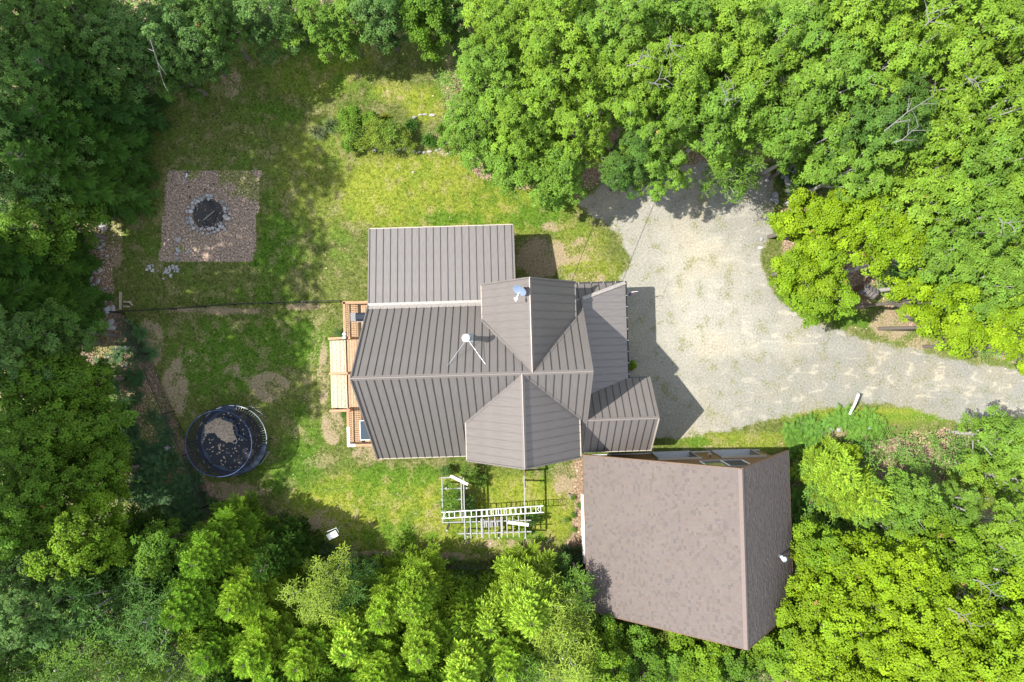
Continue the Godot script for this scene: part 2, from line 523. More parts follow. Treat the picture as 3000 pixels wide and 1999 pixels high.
		if lit > 0.0:
			var moss := clampf((a - 0.55) * 3.0, 0.0, 0.6)
			var lr := 0.53 + (f - 0.5) * 0.3
			var lg := 0.45 + (f - 0.5) * 0.28
			var lb := 0.37 + (f - 0.5) * 0.26
			r += (lr - r) * lit; gg += (lg + moss * 0.0 - gg) * lit; bl += (lb - bl) * lit
			r -= moss * 0.14 * lit; bl -= moss * 0.18 * lit
			grow *= 1.0 - lit
		var bedm := clampf((mm[k] / 255.0 + (f - 0.5) * 0.5 - 0.4) * 5.0, 0.0, 1.0)
		if bedm > 0.0:
			var weed := clampf((a - 0.66) * 6.0 + (b - 0.5), 0.0, 0.5)
			r += (0.555 - weed * 0.2 + (f - 0.5) * 0.36 - r) * bedm
			gg += (0.48 - weed * 0.06 + (f - 0.5) * 0.34 - gg) * bedm
			bl += (0.425 - weed * 0.3 + (f - 0.5) * 0.32 - bl) * bedm
			grow *= 1.0 - bedm * 0.9
		var way := clampf((md[k] / 255.0 + (b - 0.5) * 0.8 + (f - 0.5) * 0.35 - 0.40) * 2.1, 0.0, 1.0)
		if way > 0.0:
			var col := k % GW
			var east := clampf((float(col) / GW - 0.66) * 9.0, 0.0, 1.0)
			var s := absf(ns[k] / 255.0 - 0.5) * 2.0
			var streak := clampf((0.16 - s) * 7.0, 0.0, 1.0) * clampf((b - 0.46) * 7.0, 0.0, 1.0) * (0.25 + 0.75 * east)
			var pale := clampf(mb_[k] / 255.0 + (b - 0.5) * 0.8, 0.0, 1.0)
			var dusk := clampf((a - 0.45) * 3.0, 0.0, 1.0)
			var gr := 0.560 - east * 0.045 + pale * 0.055 + streak * 0.090 + dusk * 0.025
			var g2 := 0.546 - east * 0.040 + pale * 0.052 + streak * 0.078 + dusk * 0.010
			var gb := 0.500 - east * 0.030 + pale * 0.048 + streak * 0.058 - dusk * 0.012
			var speck := (f - 0.5) * 0.10 + (n4[k] / 255.0 - 0.5) * 0.09
			var weeds := clampf((0.28 - b) * 5.0, 0.0, 0.25) * (1.0 - east) * (1.0 - pale)
			gr += (0.43 - gr) * weeds; g2 += (0.45 - g2) * weeds; gb += (0.29 - gb) * weeds
			r += (gr + speck - r) * way; gg += (g2 + speck - gg) * way; bl += (gb + speck - bl) * way
			grow *= 1.0 - way
		var m := 0.94 + (f - 0.5) * 0.34 * (1.0 - way * 0.8) + (n4[k] / 255.0 - 0.5) * 0.30 * (1.0 - way)
		ground_px[k * 3] = clampi(int(r * m * 255.0), 0, 255)
		ground_px[k * 3 + 1] = clampi(int(gg * m * 255.0), 0, 255)
		ground_px[k * 3 + 2] = clampi(int(bl * m * 255.0), 0, 255)
		grass_px[k] = int(grow * 255.0)
		litter_px[k] = int(maxf(lit, bedm * 0.8) * (1.0 - way) * 255.0)
		k += 1
	var gm := std("ground", Color.WHITE, 0.95)
	gm.albedo_texture = ImageTexture.create_from_image(Image.create_from_data(GW, GH, false, Image.FORMAT_RGB8, ground_px))
	gm.texture_repeat = false
	gm.metallic_specular = 0.2
	gm.heightmap_enabled = true
	gm.heightmap_texture = ImageTexture.create_from_image(Image.create_from_data(GW, GH, false, Image.FORMAT_L8, n3))
	gm.heightmap_scale = 2.0
	grained("far_ground", lin(0.13, 0.10, 0.06), lin(0.20, 0.17, 0.10), 0.95, 0.03, Vector3(0.2, 0.2, 0.2), 90)
	var far := PlaneMesh.new()
	far.size = Vector2(900, 900)
	var fo := put("ground", far, M.far_ground, self, Transform3D(Basis(), Vector3(0, -0.05, 0)))
	fo.set_meta("kind", "structure")
	sheet("forest_floor", [Vector2(-33, -22.87), Vector2(33, -22.87), Vector2(33, 22.87), Vector2(-33, 22.87)], 0.0, gm)
	var lawn := [Vector2(-4.458, -19.394), Vector2(-3.655, -15.645), Vector2(-2.584, -10.29), Vector2(3.842, -8.416), Vector2(6.466, -6.542), Vector2(7.323, -4.935), Vector2(6.52, -3.864), Vector2(6.787, 5.507), Vector2(8.661, 5.908), Vector2(11.607, 5.774), Vector2(16.158, 4.837), Vector2(18.836, 4.302), Vector2(21.781, 3.9), Vector2(24.458, 4.114), Vector2(28.742, 5.105), Vector2(27.404, 5.774), Vector2(21.781, 5.774), Vector2(17.497, 6.711), Vector2(4.645, 7.113), Vector2(3.976, 10.861), Vector2(3.039, 13.807), Vector2(-11.687, 13.539), Vector2(-17.577, 10.326), Vector2(-20.255, 6.042), Vector2(-22.664, 0.152), Vector2(-24.485, -2.258), Vector2(-24.137, -7.613), Vector2(-22.664, -9.755), Vector2(-22.664, -14.842), Vector2(-18.113, -16.984), Vector2(-16.506, -19.394)]
	sheet("lawn", ragged(lawn, 0.6, 0.5, 5), 0.004, gm)
	sheet("driveway", ragged(drive, 0.6, 0.4, 6), 0.008, gm)
	sheet("mulch_bed", ragged(bed, 0.3, 0.12, 7), 0.012, gm)
	# turf and fallen leaves
	var tuft := MB.new()
	for j in 7:
		var t := rng.randf() * TAU
		var d := Vector3(cos(t), 0, sin(t))
		var p := d * rng.randf_range(0.0, 0.05)
		var e := d.rotated(Vector3.UP, 1.57) * 0.008
		var tip := p + Vector3.UP * rng.randf_range(0.03, 0.055) + d * rng.randf_range(0.01, 0.05)
		tuft.tri(p - e, p + e, tip, Vector3.UP)
	var where := []
	var tints := PackedColorArray()
	for j in 150000:
		var x := rng.randf_range(-25.0, 23.0)
		var z := rng.randf_range(-20.5, 14.5)
		var c := clampi(int((x / GX + 0.5) * GW), 0, GW - 1)
		var r := clampi(int((z / GZ + 0.5) * GH), 0, GH - 1)
		if grass_px[r * GW + c] < rng.randi_range(60, 255):
			continue
		var s := rng.randf_range(0.7, 1.5)
		where.append(Transform3D(Basis(Vector3.UP, rng.randf() * TAU).scaled(Vector3(s, s, s)), Vector3(x, 0.004, z)))
		var col := ground_color(x, z)
		var f := rng.randf_range(0.75, 1.35)
		tints.append(Color(col.r * f * 0.95, col.g * f * 1.06, col.b * f * 0.9))
	var g := many("grass", tuft.mesh(M.blade), where, tints)
	tag(g, "short patchy mown grass covering the yard round the house", "grass", "", "stuff")
	var lf := MB.new()
	lf.leaf(Vector3(-0.05, 0.012, 0), Vector3.RIGHT, Vector3.UP, 0.10, 0.07, 0.1)
	where = []
	tints = PackedColorArray()
	for j in 120000:
		var x := rng.randf_range(-32.0, 32.0)
		var z := rng.randf_range(-22.0, 22.0)
		var c := clampi(int((x / GX + 0.5) * GW), 0, GW - 1)
		var r := clampi(int((z / GZ + 0.5) * GH), 0, GH - 1)
		if litter_px[r * GW + c] < rng.randi_range(8, 255) and rng.randf() > 0.006:
			continue
		var s := rng.randf_range(0.6, 1.3)
		var tilt := Basis(Vector3(rng.randf_range(-1, 1), 0, rng.randf_range(-1, 1)).normalized(), rng.randf_range(0.0, 0.6))
		where.append(Transform3D((tilt * Basis(Vector3.UP, rng.randf() * TAU)).scaled(Vector3(s, s, s)), Vector3(x, 0.012, z)))
		var f := rng.randf_range(0.55, 1.5)
		tints.append(Color(0.33 * f, 0.225 * f, 0.145 * f).lerp(Color(0.45 * f, 0.36 * f, 0.26 * f), rng.randf()))
	var ll := many("leaf_litter", lf.mesh(M.dry_leaf), where, tints)
	tag(ll, "brown fallen leaves strewn over the mulch bed, fence line and forest floor", "fallen leaves", "", "stuff")


# ---------- house ----------
func roof(parent: Node, pts: Array, eave: Vector3, gap: float, start: float, mat: Material, rib_end := 0.0) -> void:
	var up := Vector3.ZERO
	for k in range(1, pts.size() - 1):
		up += (pts[k] - pts[0]).cross(pts[k + 1] - pts[0])
	up = up.normalized()
	if up.y < 0.0:
		up = -up
	var ex := (eave - up * eave.dot(up)).normalized()
	var ey := up.cross(ex).normalized()
	if ey.y < 0.0:
		ey = -ey
	var o: Vector3 = pts[0]
	var poly := PackedVector2Array()
	var lo := INF
	var hi := -INF
	for p in pts:
		var q := Vector2((p - o).dot(ex), (p - o).dot(ey))
		poly.append(q)
		lo = minf(lo, q.x)
		hi = maxf(hi, q.x)
	var x := lo + start - gap
	while x < hi:
		var strip := PackedVector2Array([Vector2(x, -60), Vector2(x + gap, -60), Vector2(x + gap, 60), Vector2(x, 60)])
		for piece in Geometry2D.intersect_polygons(poly, strip):
			var area := 0.0
			for k in piece.size():
				area += piece[k].cross(piece[(k + 1) % piece.size()])
			if absf(area) < 0.01:
				continue
			var mb := MB.new()
			mb.prism(piece, o, ex, ey, up, 0.03)
			var panel := shape("roof_panel", mb, mat, parent)
			var y0 := INF
			var y1 := -INF
			for q in piece:
				if absf(q.x - x) < 0.002:
					y0 = minf(y0, q.y)
					y1 = maxf(y1, q.y)
			if y1 - y0 > 0.1 and x > lo + 0.02:
				var rb := MB.new()
				rb.bar(o + ex * x + ey * (y0 + 0.01) + up * 0.014, o + ex * x + ey * (y1 - rib_end) + up * 0.014, 0.024, 0.045, up)
				shape("seam", rb, M.rib_metal if mat == M.roof_metal else M.roof_metal_across, parent)
		x += gap


func ridge_cap(parent: Node, a: Vector3, b: Vector3, left: Vector3, right: Vector3, wide := 0.17) -> void:
	var mb := MB.new()
	var lift := Vector3.UP * 0.075
	var prev := Vector3.ZERO
	for side in [left, right]:
		var s: Vector3 = side.normalized() * wide
		mb.quad(a + lift, b + lift, b + lift + s, a + lift + s, Vector3.UP)
		mb.quad(a + lift + s, b + lift + s, b + lift + s - Vector3.UP * 0.05, a + lift + s - Vector3.UP * 0.05, s)
	shape("ridge_cap", mb, M.ridge_metal, parent)
	var roll := MB.new()
	roll.tube(a + lift, b + lift, 0.035, 0.035, 10)
	shape("ridge_roll", roll, M.ridge_metal, parent)


func trim(called: String, parent: Node, a: Vector3, b: Vector3, wide: float, tall: float, mat: Material, up := Vector3.UP) -> void:
	var mb := MB.new()
	mb.bar(a, b, wide, tall, up)
	shape(called, mb, mat, parent)


func valley(parent: Node, a: Vector3, b: Vector3, n0: Vector3, n1: Vector3) -> void:
	var d := (b - a).normalized()
	var mb := MB.new()
	var s0 := n0.cross(d).normalized() * 0.10
	if s0.dot(n1) < 0.0:
		s0 = -s0
	var s1 := n1.cross(d).normalized() * 0.10
	if s1.dot(n0) < 0.0:
		s1 = -s1
	var l := (n0 + n1).normalized() * 0.02
	mb.quad(a + l, b + l, b + s0 + l, a + s0 + l, n0)
	mb.quad(a + l, b + l, b + s1 + l, a + s1 + l, n1)
	shape("valley_flashing", mb, M.roof_metal, parent)


func wall_block(parent: Node, called: String, foot: Array, base: float, tops: Array, mat: Material) -> void:
	# a wall ring round a plan, each corner with a top of its own
	var mb := MB.new()
	var mid := Vector2.ZERO
	for q in foot:
		mid += q
	mid /= foot.size()
	for k in foot.size():
		var a: Vector2 = foot[k]
		var b: Vector2 = foot[(k + 1) % foot.size()]
		var out := Vector3((a + b).x * 0.5 - mid.x, 0, (a + b).y * 0.5 - mid.y)
		var ta: float = tops[k]
		var tb: float = tops[(k + 1) % foot.size()]
		mb.quad(Vector3(a.x, base, a.y), Vector3(b.x, base, b.y), Vector3(b.x, tb, b.y), Vector3(a.x, ta, a.y), out)
	shape(called, mb, mat, parent)


func window(parent: Node, at: Vector3, out: Vector3, wide: float, tall: float) -> void:
	var side := Vector3.UP.cross(out).normalized()
	var basis := Basis(side, Vector3.UP, out)
	var w := part("window", parent, at)
	var fr := MB.new()
	for s in [-1.0, 1.0]:
		fr.box(side * s * wide * 0.5, Vector3(0.09, tall + 0.09, 0.06), basis)
		fr.box(Vector3.UP * s * tall * 0.5, Vector3(wide - 0.09, 0.09, 0.06), basis)
	fr.box(Vector3.ZERO, Vector3(0.05, tall - 0.09, 0.05), basis)
	shape("frame", fr, M.white_paint, w)
	var gl := MB.new()
	gl.box(out * -0.01, Vector3(wide - 0.1, tall - 0.1, 0.02), basis)
	shape("pane", gl, M.window_glass, w)


func make_house() -> void:
	var h := thing("house", "large house under a brown standing seam metal roof with crossing gables", "house", Vector3.ZERO, TURN)
	var E := Vector3.RIGHT
	var S := Vector3(0, 0, 1)
	# walls
	wall_block(h, "wall", [Vector2(-7.6, -2.0), Vector2(-7.6, 1.6), Vector2(-7.6, 6.2), Vector2(3.55, 6.2), Vector2(3.55, 1.6), Vector2(3.55, -2.0)], 0.0, [4.1, 8.45, 2.9, 2.9, 8.45, 4.1], M.siding)
	wall_block(h, "wall", [Vector2(-7.6, -6.3), Vector2(-7.6, -2.05), Vector2(0.0, -2.05), Vector2(0.0, -6.3)], 0.0, [3.05, 3.9, 3.9, 3.05], M.siding)
	wall_block(h, "wall", [Vector2(-1.3, -2.75), Vector2(-1.3, 1.0), Vector2(3.2, 1.0), Vector2(3.2, -2.75), Vector2(0.95, -2.75)], 0.0, [5.3, 5.3, 5.3, 5.3, 8.2], M.siding)
	wall_block(h, "wall", [Vector2(-2.35, 6.15), Vector2(-2.35, 3.0), Vector2(3.25, 3.0), Vector2(3.25, 6.15), Vector2(0.44, 6.15)], 0.0, [5.35, 5.35, 5.35, 5.35, 8.2], M.siding)
	wall_block(h, "wall", [Vector2(3.6, 2.7), Vector2(7.45, 2.7), Vector2(7.45, 4.38), Vector2(7.45, 6.1), Vector2(3.6, 6.1)], 0.0, [3.2, 3.2, 5.1, 3.0, 3.0], M.siding)
	window(h, Vector3(-7.63, 5.6, 1.6), Vector3.LEFT, 1.2, 1.3)
	window(h, Vector3(-7.63, 2.2, 3.6), Vector3.LEFT, 1.5, 1.2)
	window(h, Vector3(0.44, 4.6, 6.18), S, 1.8, 1.3)
	window(h, Vector3(0.95, 4.4, -2.78), -S, 1.6, 1.2)
	window(h, Vector3(-5.0, 1.7, -6.33), -S, 1.4, 1.1)
	window(h, Vector3(-2.2, 1.7, -6.33), -S, 1.4, 1.1)
	window(h, Vector3(7.48, 1.8, 4.4), E, 1.3, 1.2)
	# main gable
	var rw := Vector3(-7.95, 8.6, 1.6)
	var re := Vector3(3.9, 8.6, 1.6)
	var main := part("main_roof", h)
	var vw := Vector3(-1.62, 5.31, -1.13)
	var ve := Vector3(3.47, 5.31, -1.13)
	var top := Vector3(0.95, 8.56, 1.56)
	roof(main, [Vector3(-7.95, 4.02, -2.2), Vector3(-1.62, 4.02, -2.2), vw, top, Vector3(0.95, 8.6, 1.6), rw], E, 0.405, 0.30, M.roof_metal, 0.16)
	roof(main, [Vector3(0.95, 8.6, 1.6), top, ve, Vector3(3.47, 4.02, -2.2), Vector3(3.9, 4.02, -2.2), re], E, 0.405, 0.14, M.roof_metal, 0.16)
	var sw := Vector3(-2.62, 5.39, 4.27)
	var se := Vector3(3.5, 5.39, 4.27)
	var top2 := Vector3(0.44, 8.55, 1.65)
	roof(main, [Vector3(-7.95, 2.65, 6.54), Vector3(-2.62, 2.65, 6.54), sw, top2, Vector3(0.44, 8.6, 1.6), rw], E, 0.405, 0.30, M.roof_metal, 0.16)
	roof(main, [Vector3(0.44, 8.6, 1.6), top2, se, Vector3(3.5, 2.65, 6.54), Vector3(3.9, 2.65, 6.54), re], E, 0.405, 0.36, M.roof_metal, 0.16)
	var dn := Vector3(0, -1.204, -1).normalized()
	var ds := Vector3(0, -1.204, 1).normalized()
	ridge_cap(main, rw - E * 0.03, re + E * 0.03, dn, ds)
	for e in [rw, re]:
		var x: float = e.x
		var pale: Material = M.pale_trim if x < 0.0 else M.roof_metal
		trim("rake_trim", main, Vector3(x, 4.0, -2.2), Vector3(x, 8.6, 1.6), 0.07, 0.18, M.roof_metal, dn.cross(E))
		trim("rake_trim", main, Vector3(x, 8.6, 1.6), Vector3(x, 2.63, 6.54), 0.07, 0.18, M.roof_metal, E.cross(ds))
	trim("eave_trim", main, Vector3(-7.95, 2.60, 6.56), Vector3(-2.62, 2.60, 6.56), 0.04, 0.12, M.pale_trim)
	# addition
	var add := part("addition_roof", h)
	roof(add, [Vector3(-7.92, 4.02, -2.22), Vector3(0.25, 4.02, -2.22), Vector3(0.25, 3.1, -6.62), Vector3(-7.92, 3.1, -6.62)], E, 0.405, 0.38, M.roof_metal, 0.08)
	trim("eave_trim", add, Vector3(-7.92, 3.04, -6.65), Vector3(0.25, 3.04, -6.65), 0.05, 0.12, M.pale_trim)
	trim("rake_trim", add, Vector3(-7.94, 4.0, -2.22), Vector3(-7.94, 3.08, -6.62), 0.06, 0.16, M.roof_metal)
	trim("rake_trim", add, Vector3(0.27, 4.0, -2.22), Vector3(0.27, 3.08, -6.62), 0.06, 0.16, M.roof_metal)
	var fl := MB.new()
	fl.quad(Vector3(-7.95, 4.10, -2.2), Vector3(-1.6, 4.10, -2.2), Vector3(-1.6, 4.32, -1.99), Vector3(-7.95, 4.32, -1.99), Vector3(0, 1, -1))
	fl.quad(Vector3(-7.95, 4.10, -2.2), Vector3(-1.6, 4.10, -2.2), Vector3(-1.6, 4.085, -2.34), Vector3(-7.95, 4.085, -2.34), Vector3(0, 1, -0.2))
	shape("transition_flashing", fl, M.flashing, add)
	# north dormer
	var nd := part("north_dormer_roof", h)
	var nr := Vector3(0.95, 8.55, -3.07)
	roof(nd, [Vector3(-1.56, 5.28, -3.07), nr, top, vw, Vector3(-1.56, 5.28, -1.16)], S, 0.43, 0.30, M.roof_metal_across, 0.16)
	roof(nd, [Vector3(3.46, 5.28, -3.07), nr, top, ve, Vector3(3.46, 5.28, -1.16)], S, 0.43, 0.30, M.roof_metal_across, 0.16)
	ridge_cap(nd, nr - S * 0.03, top + S * 0.02, Vector3(-1, -1.3, 0), Vector3(1, -1.3, 0))
	trim("rake_trim", nd, Vector3(-1.56, 5.27, -3.08), nr - S * 0.01, 0.07, 0.17, M.roof_metal)
	trim("rake_trim", nd, Vector3(3.46, 5.27, -3.08), nr - S * 0.01, 0.07, 0.17, M.roof_metal)
	trim("eave_trim", nd, Vector3(-1.58, 5.24, -3.07), Vector3(-1.58, 5.24, -1.16), 0.05, 0.12, M.pale_trim)
	trim("eave_trim", nd, Vector3(3.48, 5.24, -3.07), Vector3(3.48, 5.24, -1.16), 0.05, 0.12, M.roof_metal)
	var up_n := Vector3(0, 1, -1.204).normalized()
	var up_s := Vector3(0, 1, 1.204).normalized()
	valley(nd, vw, top, up_n, Vector3(-1.3, 1, 0).normalized())
	valley(nd, ve, top, up_n, Vector3(1.3, 1, 0).normalized())
	# south dormer
	var sd := part("south_dormer_roof", h)
	var sr := Vector3(0.44, 8.55, 6.25)
	roof(sd, [Vector3(-2.6, 5.36, 6.33), sr + S * 0.02, top2, sw, Vector3(-2.6, 5.36, 4.3)], S, 0.43, 0.36, M.roof_metal_across, 0.16)
	roof(sd, [Vector3(3.48, 5.36, 6.33), sr + S * 0.02, top2, se, Vector3(3.48, 5.36, 4.3)], S, 0.43, 0.36, M.roof_metal_across, 0.16)
	ridge_cap(sd, top2 - S * 0.02, sr + S * 0.05, Vector3(-1, -1.05, 0), Vector3(1, -1.05, 0))
	trim("rake_trim", sd, Vector3(-2.6, 5.34, 6.34), sr + S * 0.03, 0.07, 0.17, M.roof_metal)
	trim("rake_trim", sd, Vector3(3.48, 5.34, 6.34), sr + S * 0.03, 0.07, 0.17, M.roof_metal)
	trim("eave_trim", sd, Vector3(-2.63, 5.32, 6.33), Vector3(-2.63, 5.32, 4.3), 0.05, 0.12, M.pale_trim)
	trim("eave_trim", sd, Vector3(3.51, 5.32, 6.33), Vector3(3.51, 5.32, 4.3), 0.05, 0.12, M.pale_trim)
	valley(sd, sw, top2, up_s, Vector3(-1.05, 1, 0).normalized())
	valley(sd, se, top2, up_s, Vector3(1.05, 1, 0).normalized())
	# porch
	var po := part("porch_roof", h)
	var hip := Vector3(4.0, 4.04, -2.24)
	roof(po, [Vector3(6.55, 3.15, -3.13), hip, Vector3(3.6, 4.182, -2.24), Vector3(3.6, 4.182, 3.35), Vector3(4.28, 3.945, 3.1), Vector3(6.55, 3.15, 2.33)], S, 0.405, 0.30, M.roof_metal_across, 0.05)
	roof(po, [Vector3(3.46, 3.15, -3.13), Vector3(6.55, 3.15, -3.13), hip, Vector3(3.46, 4.04, -2.24)], E, 0.405, 0.33, M.roof_metal, 0.03)
	var hp := MB.new()
	hp.bar(hip + Vector3.UP * 0.03, Vector3(6.55, 3.18, -3.13), 0.20, 0.02, Vector3(0.3, 1, -0.5))
	shape("hip_cap", hp, M.flashing, po)
	var gu := MB.new()
	gu.bar(Vector3(6.63, 3.06, -3.18), Vector3(6.63, 3.06, 2.33), 0.012, 0.11)
	gu.bar(Vector3(6.575, 3.0, -3.18), Vector3(6.575, 3.0, 2.33), 0.10, 0.012)
	gu.bar(Vector3(3.5, 3.06, -3.22), Vector3(6.63, 3.06, -3.22), 0.012, 0.11)
	gu.bar(Vector3(3.5, 3.0, -3.17), Vector3(6.63, 3.0, -3.17), 0.10, 0.012)
	shape("gutter", gu, M.rib_metal, po)
	for k in 8:
		trim("gutter_clip", po, Vector3(6.56, 3.13, -2.4 + k * 0.64), Vector3(6.64, 3.13, -2.4 + k * 0.64), 0.022, 0.02, M.galvanised)
	for k in 4:
		trim("gutter_clip", po, Vector3(3.9 + k * 0.7, 3.13, -3.11), Vector3(3.9 + k * 0.7, 3.13, -3.23), 0.022, 0.02, M.galvanised)
	for z in [-2.95, -0.4, 2.1]:
		trim("porch_post", h, Vector3(6.35, 0.0, z), Vector3(6.35, 3.02, z), 0.14, 0.14, M.white_paint, E)
	trim("porch_floor", h, Vector3(3.62, 0.35, -0.3), Vector3(6.4, 0.35, -0.3), 5.5, 0.12, M.grey_wood)
	# entry gable
	var en := part("entry_roof", h)
	var er := Vector3(7.75, 5.30, 4.38)
	roof(en, [Vector3(3.95, 5.30, 4.38), er, Vector3(7.75, 3.15, 2.31), Vector3(6.55, 3.15, 2.31), Vector3(4.28, 3.99, 3.12), Vector3(3.95, 4.2, 3.32)], E, 0.405, 0.40, M.roof_metal, 0.12)
	roof(en, [Vector3(3.95, 5.30, 4.38), er, Vector3(7.78, 2.72, 6.52), Vector3(3.6, 2.72, 6.52), Vector3(3.6, 4.9, 4.71), Vector3(3.95, 4.9, 4.71)], E, 0.405, 0.28, M.roof_metal, 0.12)
	ridge_cap(en, Vector3(3.95, 5.32, 4.38), er + E * 0.03, Vector3(0, -1.02, -1), Vector3(0, -1.204, 1), 0.13)
	trim("rake_trim", en, Vector3(7.77, 3.12, 2.31), er + E * 0.02, 0.06, 0.16, M.roof_metal)
	trim("rake_trim", en, er + E * 0.02, Vector3(7.8, 2.68, 6.52), 0.06, 0.16, M.pale_trim)
	trim("eave_trim", en, Vector3(3.6, 2.67, 6.54), Vector3(7.78, 2.67, 6.54), 0.04, 0.12, M.pale_trim)
	trim("eave_trim", en, Vector3(6.65, 3.10, 2.28), Vector3(7.75, 3.10, 2.28), 0.05, 0.12, M.rib_metal)
	trim("downspout", en, Vector3(7.05, 0.0, 6.5), Vector3(7.05, 2.62, 6.5), 0.07, 0.07, M.white_paint, E)
	# chimney pipe: stands through the roof, so a part of the house
	var ch := part("chimney_pipe", h, Vector3(-2.28, 0, -0.22))
	var cm := MB.new()
	cm.tube(Vector3(0, 6.1, 0), Vector3(0, 8.0, 0), 0.13, 0.13, 20)
	shape("pipe", cm, M.silver, ch)
	cm = MB.new()
	cm.lathe(Vector3(0, 8.0, 0), [Vector2(0.13, -0.02), Vector2(0.20, 0.02), Vector2(0.20, 0.10), Vector2(0.165, 0.12), Vector2(0.165, 0.16), Vector2(0.10, 0.20), Vector2(0.0, 0.22)], 28)
	shape("rain_cap", cm, M.aluminium, ch)
	cm = MB.new()
	var fn := up_n
	cm.box(Vector3(0, 6.46, 0), Vector3(0.55, 0.02, 0.6), Basis(E, fn, E.cross(fn)))
	cm.lathe(Vector3(0, 6.4, 0), [Vector2(0.24, 0.0), Vector2(0.15, 0.4)], 20)
	shape("pipe_flashing", cm, M.galvanised, ch)
	for k in 2:
		var foot := Vector3([-3.24, -1.35][k] + 2.28, 8.03 - 0.02, 1.13 + 0.22)
		cm = MB.new()
		cm.tube(Vector3([-0.05, 0.08][k], 7.6, 0.12), foot, 0.014, 0.014, 6)
		cm.box(foot, Vector3(0.10, 0.03, 0.06), Basis(E, up_n, E.cross(up_n)))
		shape("brace_rod", cm, M.silver, ch)
	# small white plumbing vent
	var vp := part("vent_pipe", h, Vector3(0, 0, 0))
	cm = MB.new()
	cm.tube(Vector3(3.11, 6.1, 2.81), Vector3(3.24, 6.75, 2.92), 0.055, 0.055, 14)
	shape("pipe", cm, M.white_paint, vp)
	cm = MB.new()
	cm.box(Vector3(3.14, 6.38, 2.82), Vector3(0.26, 0.015, 0.26), Basis(E, up_s, E.cross(up_s)))
	shape("vent_flashing", cm, M.galvanised, vp)
	# landing at the south wall
	var st := thing("wooden_landing", "low grey wooden landing against the south wall beside the climbing bushes", "deck", Vector3.ZERO, TURN)
	for k in 6:
		var mb := MB.new()
		mb.box(Vector3(-2.55 + k * 0.17 + 0.0, 1.0, 6.62 + 0.12), Vector3(0.155, 0.04, 0.85))
		shape("plank", mb, M.grey_wood, st)
	for k in 4:
		var mb := MB.new()
		mb.box(Vector3(-1.53 + k * 0.17, 0.9, 6.62 + 0.12), Vector3(0.155, 0.04, 0.85))
		shape("plank", mb, M.grey_wood, st)
	for x in [-2.55, -1.72, -1.05]:
		trim("leg", st, Vector3(x, 0, 7.08), Vector3(x, 0.93, 7.08), 0.09, 0.09, M.grey_wood, E)
		trim("leg", st, Vector3(x, 0, 6.4), Vector3(x, 0.93, 6.4), 0.09, 0.09, M.grey_wood, E)
	# satellite dish on the dormer
	var di := thing("satellite_dish", "blue grey satellite dish with white arm near the north dormer ridge", "satellite dish")
	var mount := Vector3(0.64, 8.55, -2.62)
	var face := Vector3(0.384, 8.95, -2.494)
	var lnb := Vector3(0.183, 9, -2.058)
	var mb := MB.new()
	mb.path([mount - Vector3.UP * 0.75, mount, mount.lerp(face, 0.75)], 0.035, 0.03, 8)
	mb.tube(mount - Vector3.UP * 0.3, mount + Vector3(0.05, -0.55, -0.3), 0.015, 0.015, 6)
	mb.tube(mount - Vector3.UP * 0.3, mount + Vector3(-0.15, -0.75, -0.35), 0.015, 0.015, 6)
	shape("mast", mb, M.black_metal, di)
	mb = MB.new()
	var bowl := []
	for k in 7:
		var r := 0.36 * k / 6.0
		bowl.append(Vector2(r, r * r * 0.45))
	mb.lathe(Vector3.ZERO, bowl, 28)
	var axis := Vector3(-0.42, 0.52, 0.74).normalized()
	var bx := axis.cross(Vector3.UP).normalized()
	shape("reflector", mb, M.dish_blue, di, Transform3D(Basis(bx, axis, bx.cross(axis)), face))
	mb = MB.new()
	mb.bar(face + Vector3(-0.02, -0.25, 0.12), lnb, 0.05, 0.05)
	mb.box(lnb, Vector3(0.17, 0.07, 0.08))
	mb.box(lnb + Vector3(0, 0.02, 0.07), Vector3(0.08, 0.07, 0.12))
	shape("feed_arm", mb, M.white_paint, di)
	# flag at the porch
	var fg := thing("flag", "small striped flag hanging furled from a short pole on the porch", "flag")
	var fa := Vector3(6.657, 2.4, -2.798)
	var fb := Vector3(7.207, 2.95, -2.848)
	mb = MB.new()
	mb.tube(fa, fb, 0.014, 0.012, 6)
	shape("pole", mb, M.white_paint, fg)
	var dirn := (fb - fa).normalized()
	for k in 7:
		mb = MB.new()
		var p := fa + dirn * (0.22 + k * 0.055)
		for j in 3:
			var q0 := p + Vector3(0, -0.17 * j, 0.05 * j + 0.03 * sin(k * 1.9))
			var q1 := q0 + Vector3(0, -0.17, 0.05)
			mb.quad(q0, q0 + dirn * 0.055, q1 + dirn * 0.055, q1, Vector3(0, 0.4, 1))
			mb.quad(q0 - Vector3(0, 0, 0.004), q0 + dirn * 0.055 - Vector3(0, 0, 0.004), q1 + dirn * 0.055 - Vector3(0, 0, 0.004), q1 - Vector3(0, 0, 0.004), Vector3(0, -0.4, -1))
		shape("stripe", mb, [M.flag_red, M.flag_white][k % 2] if k > 2 else M.flag_blue, fg)


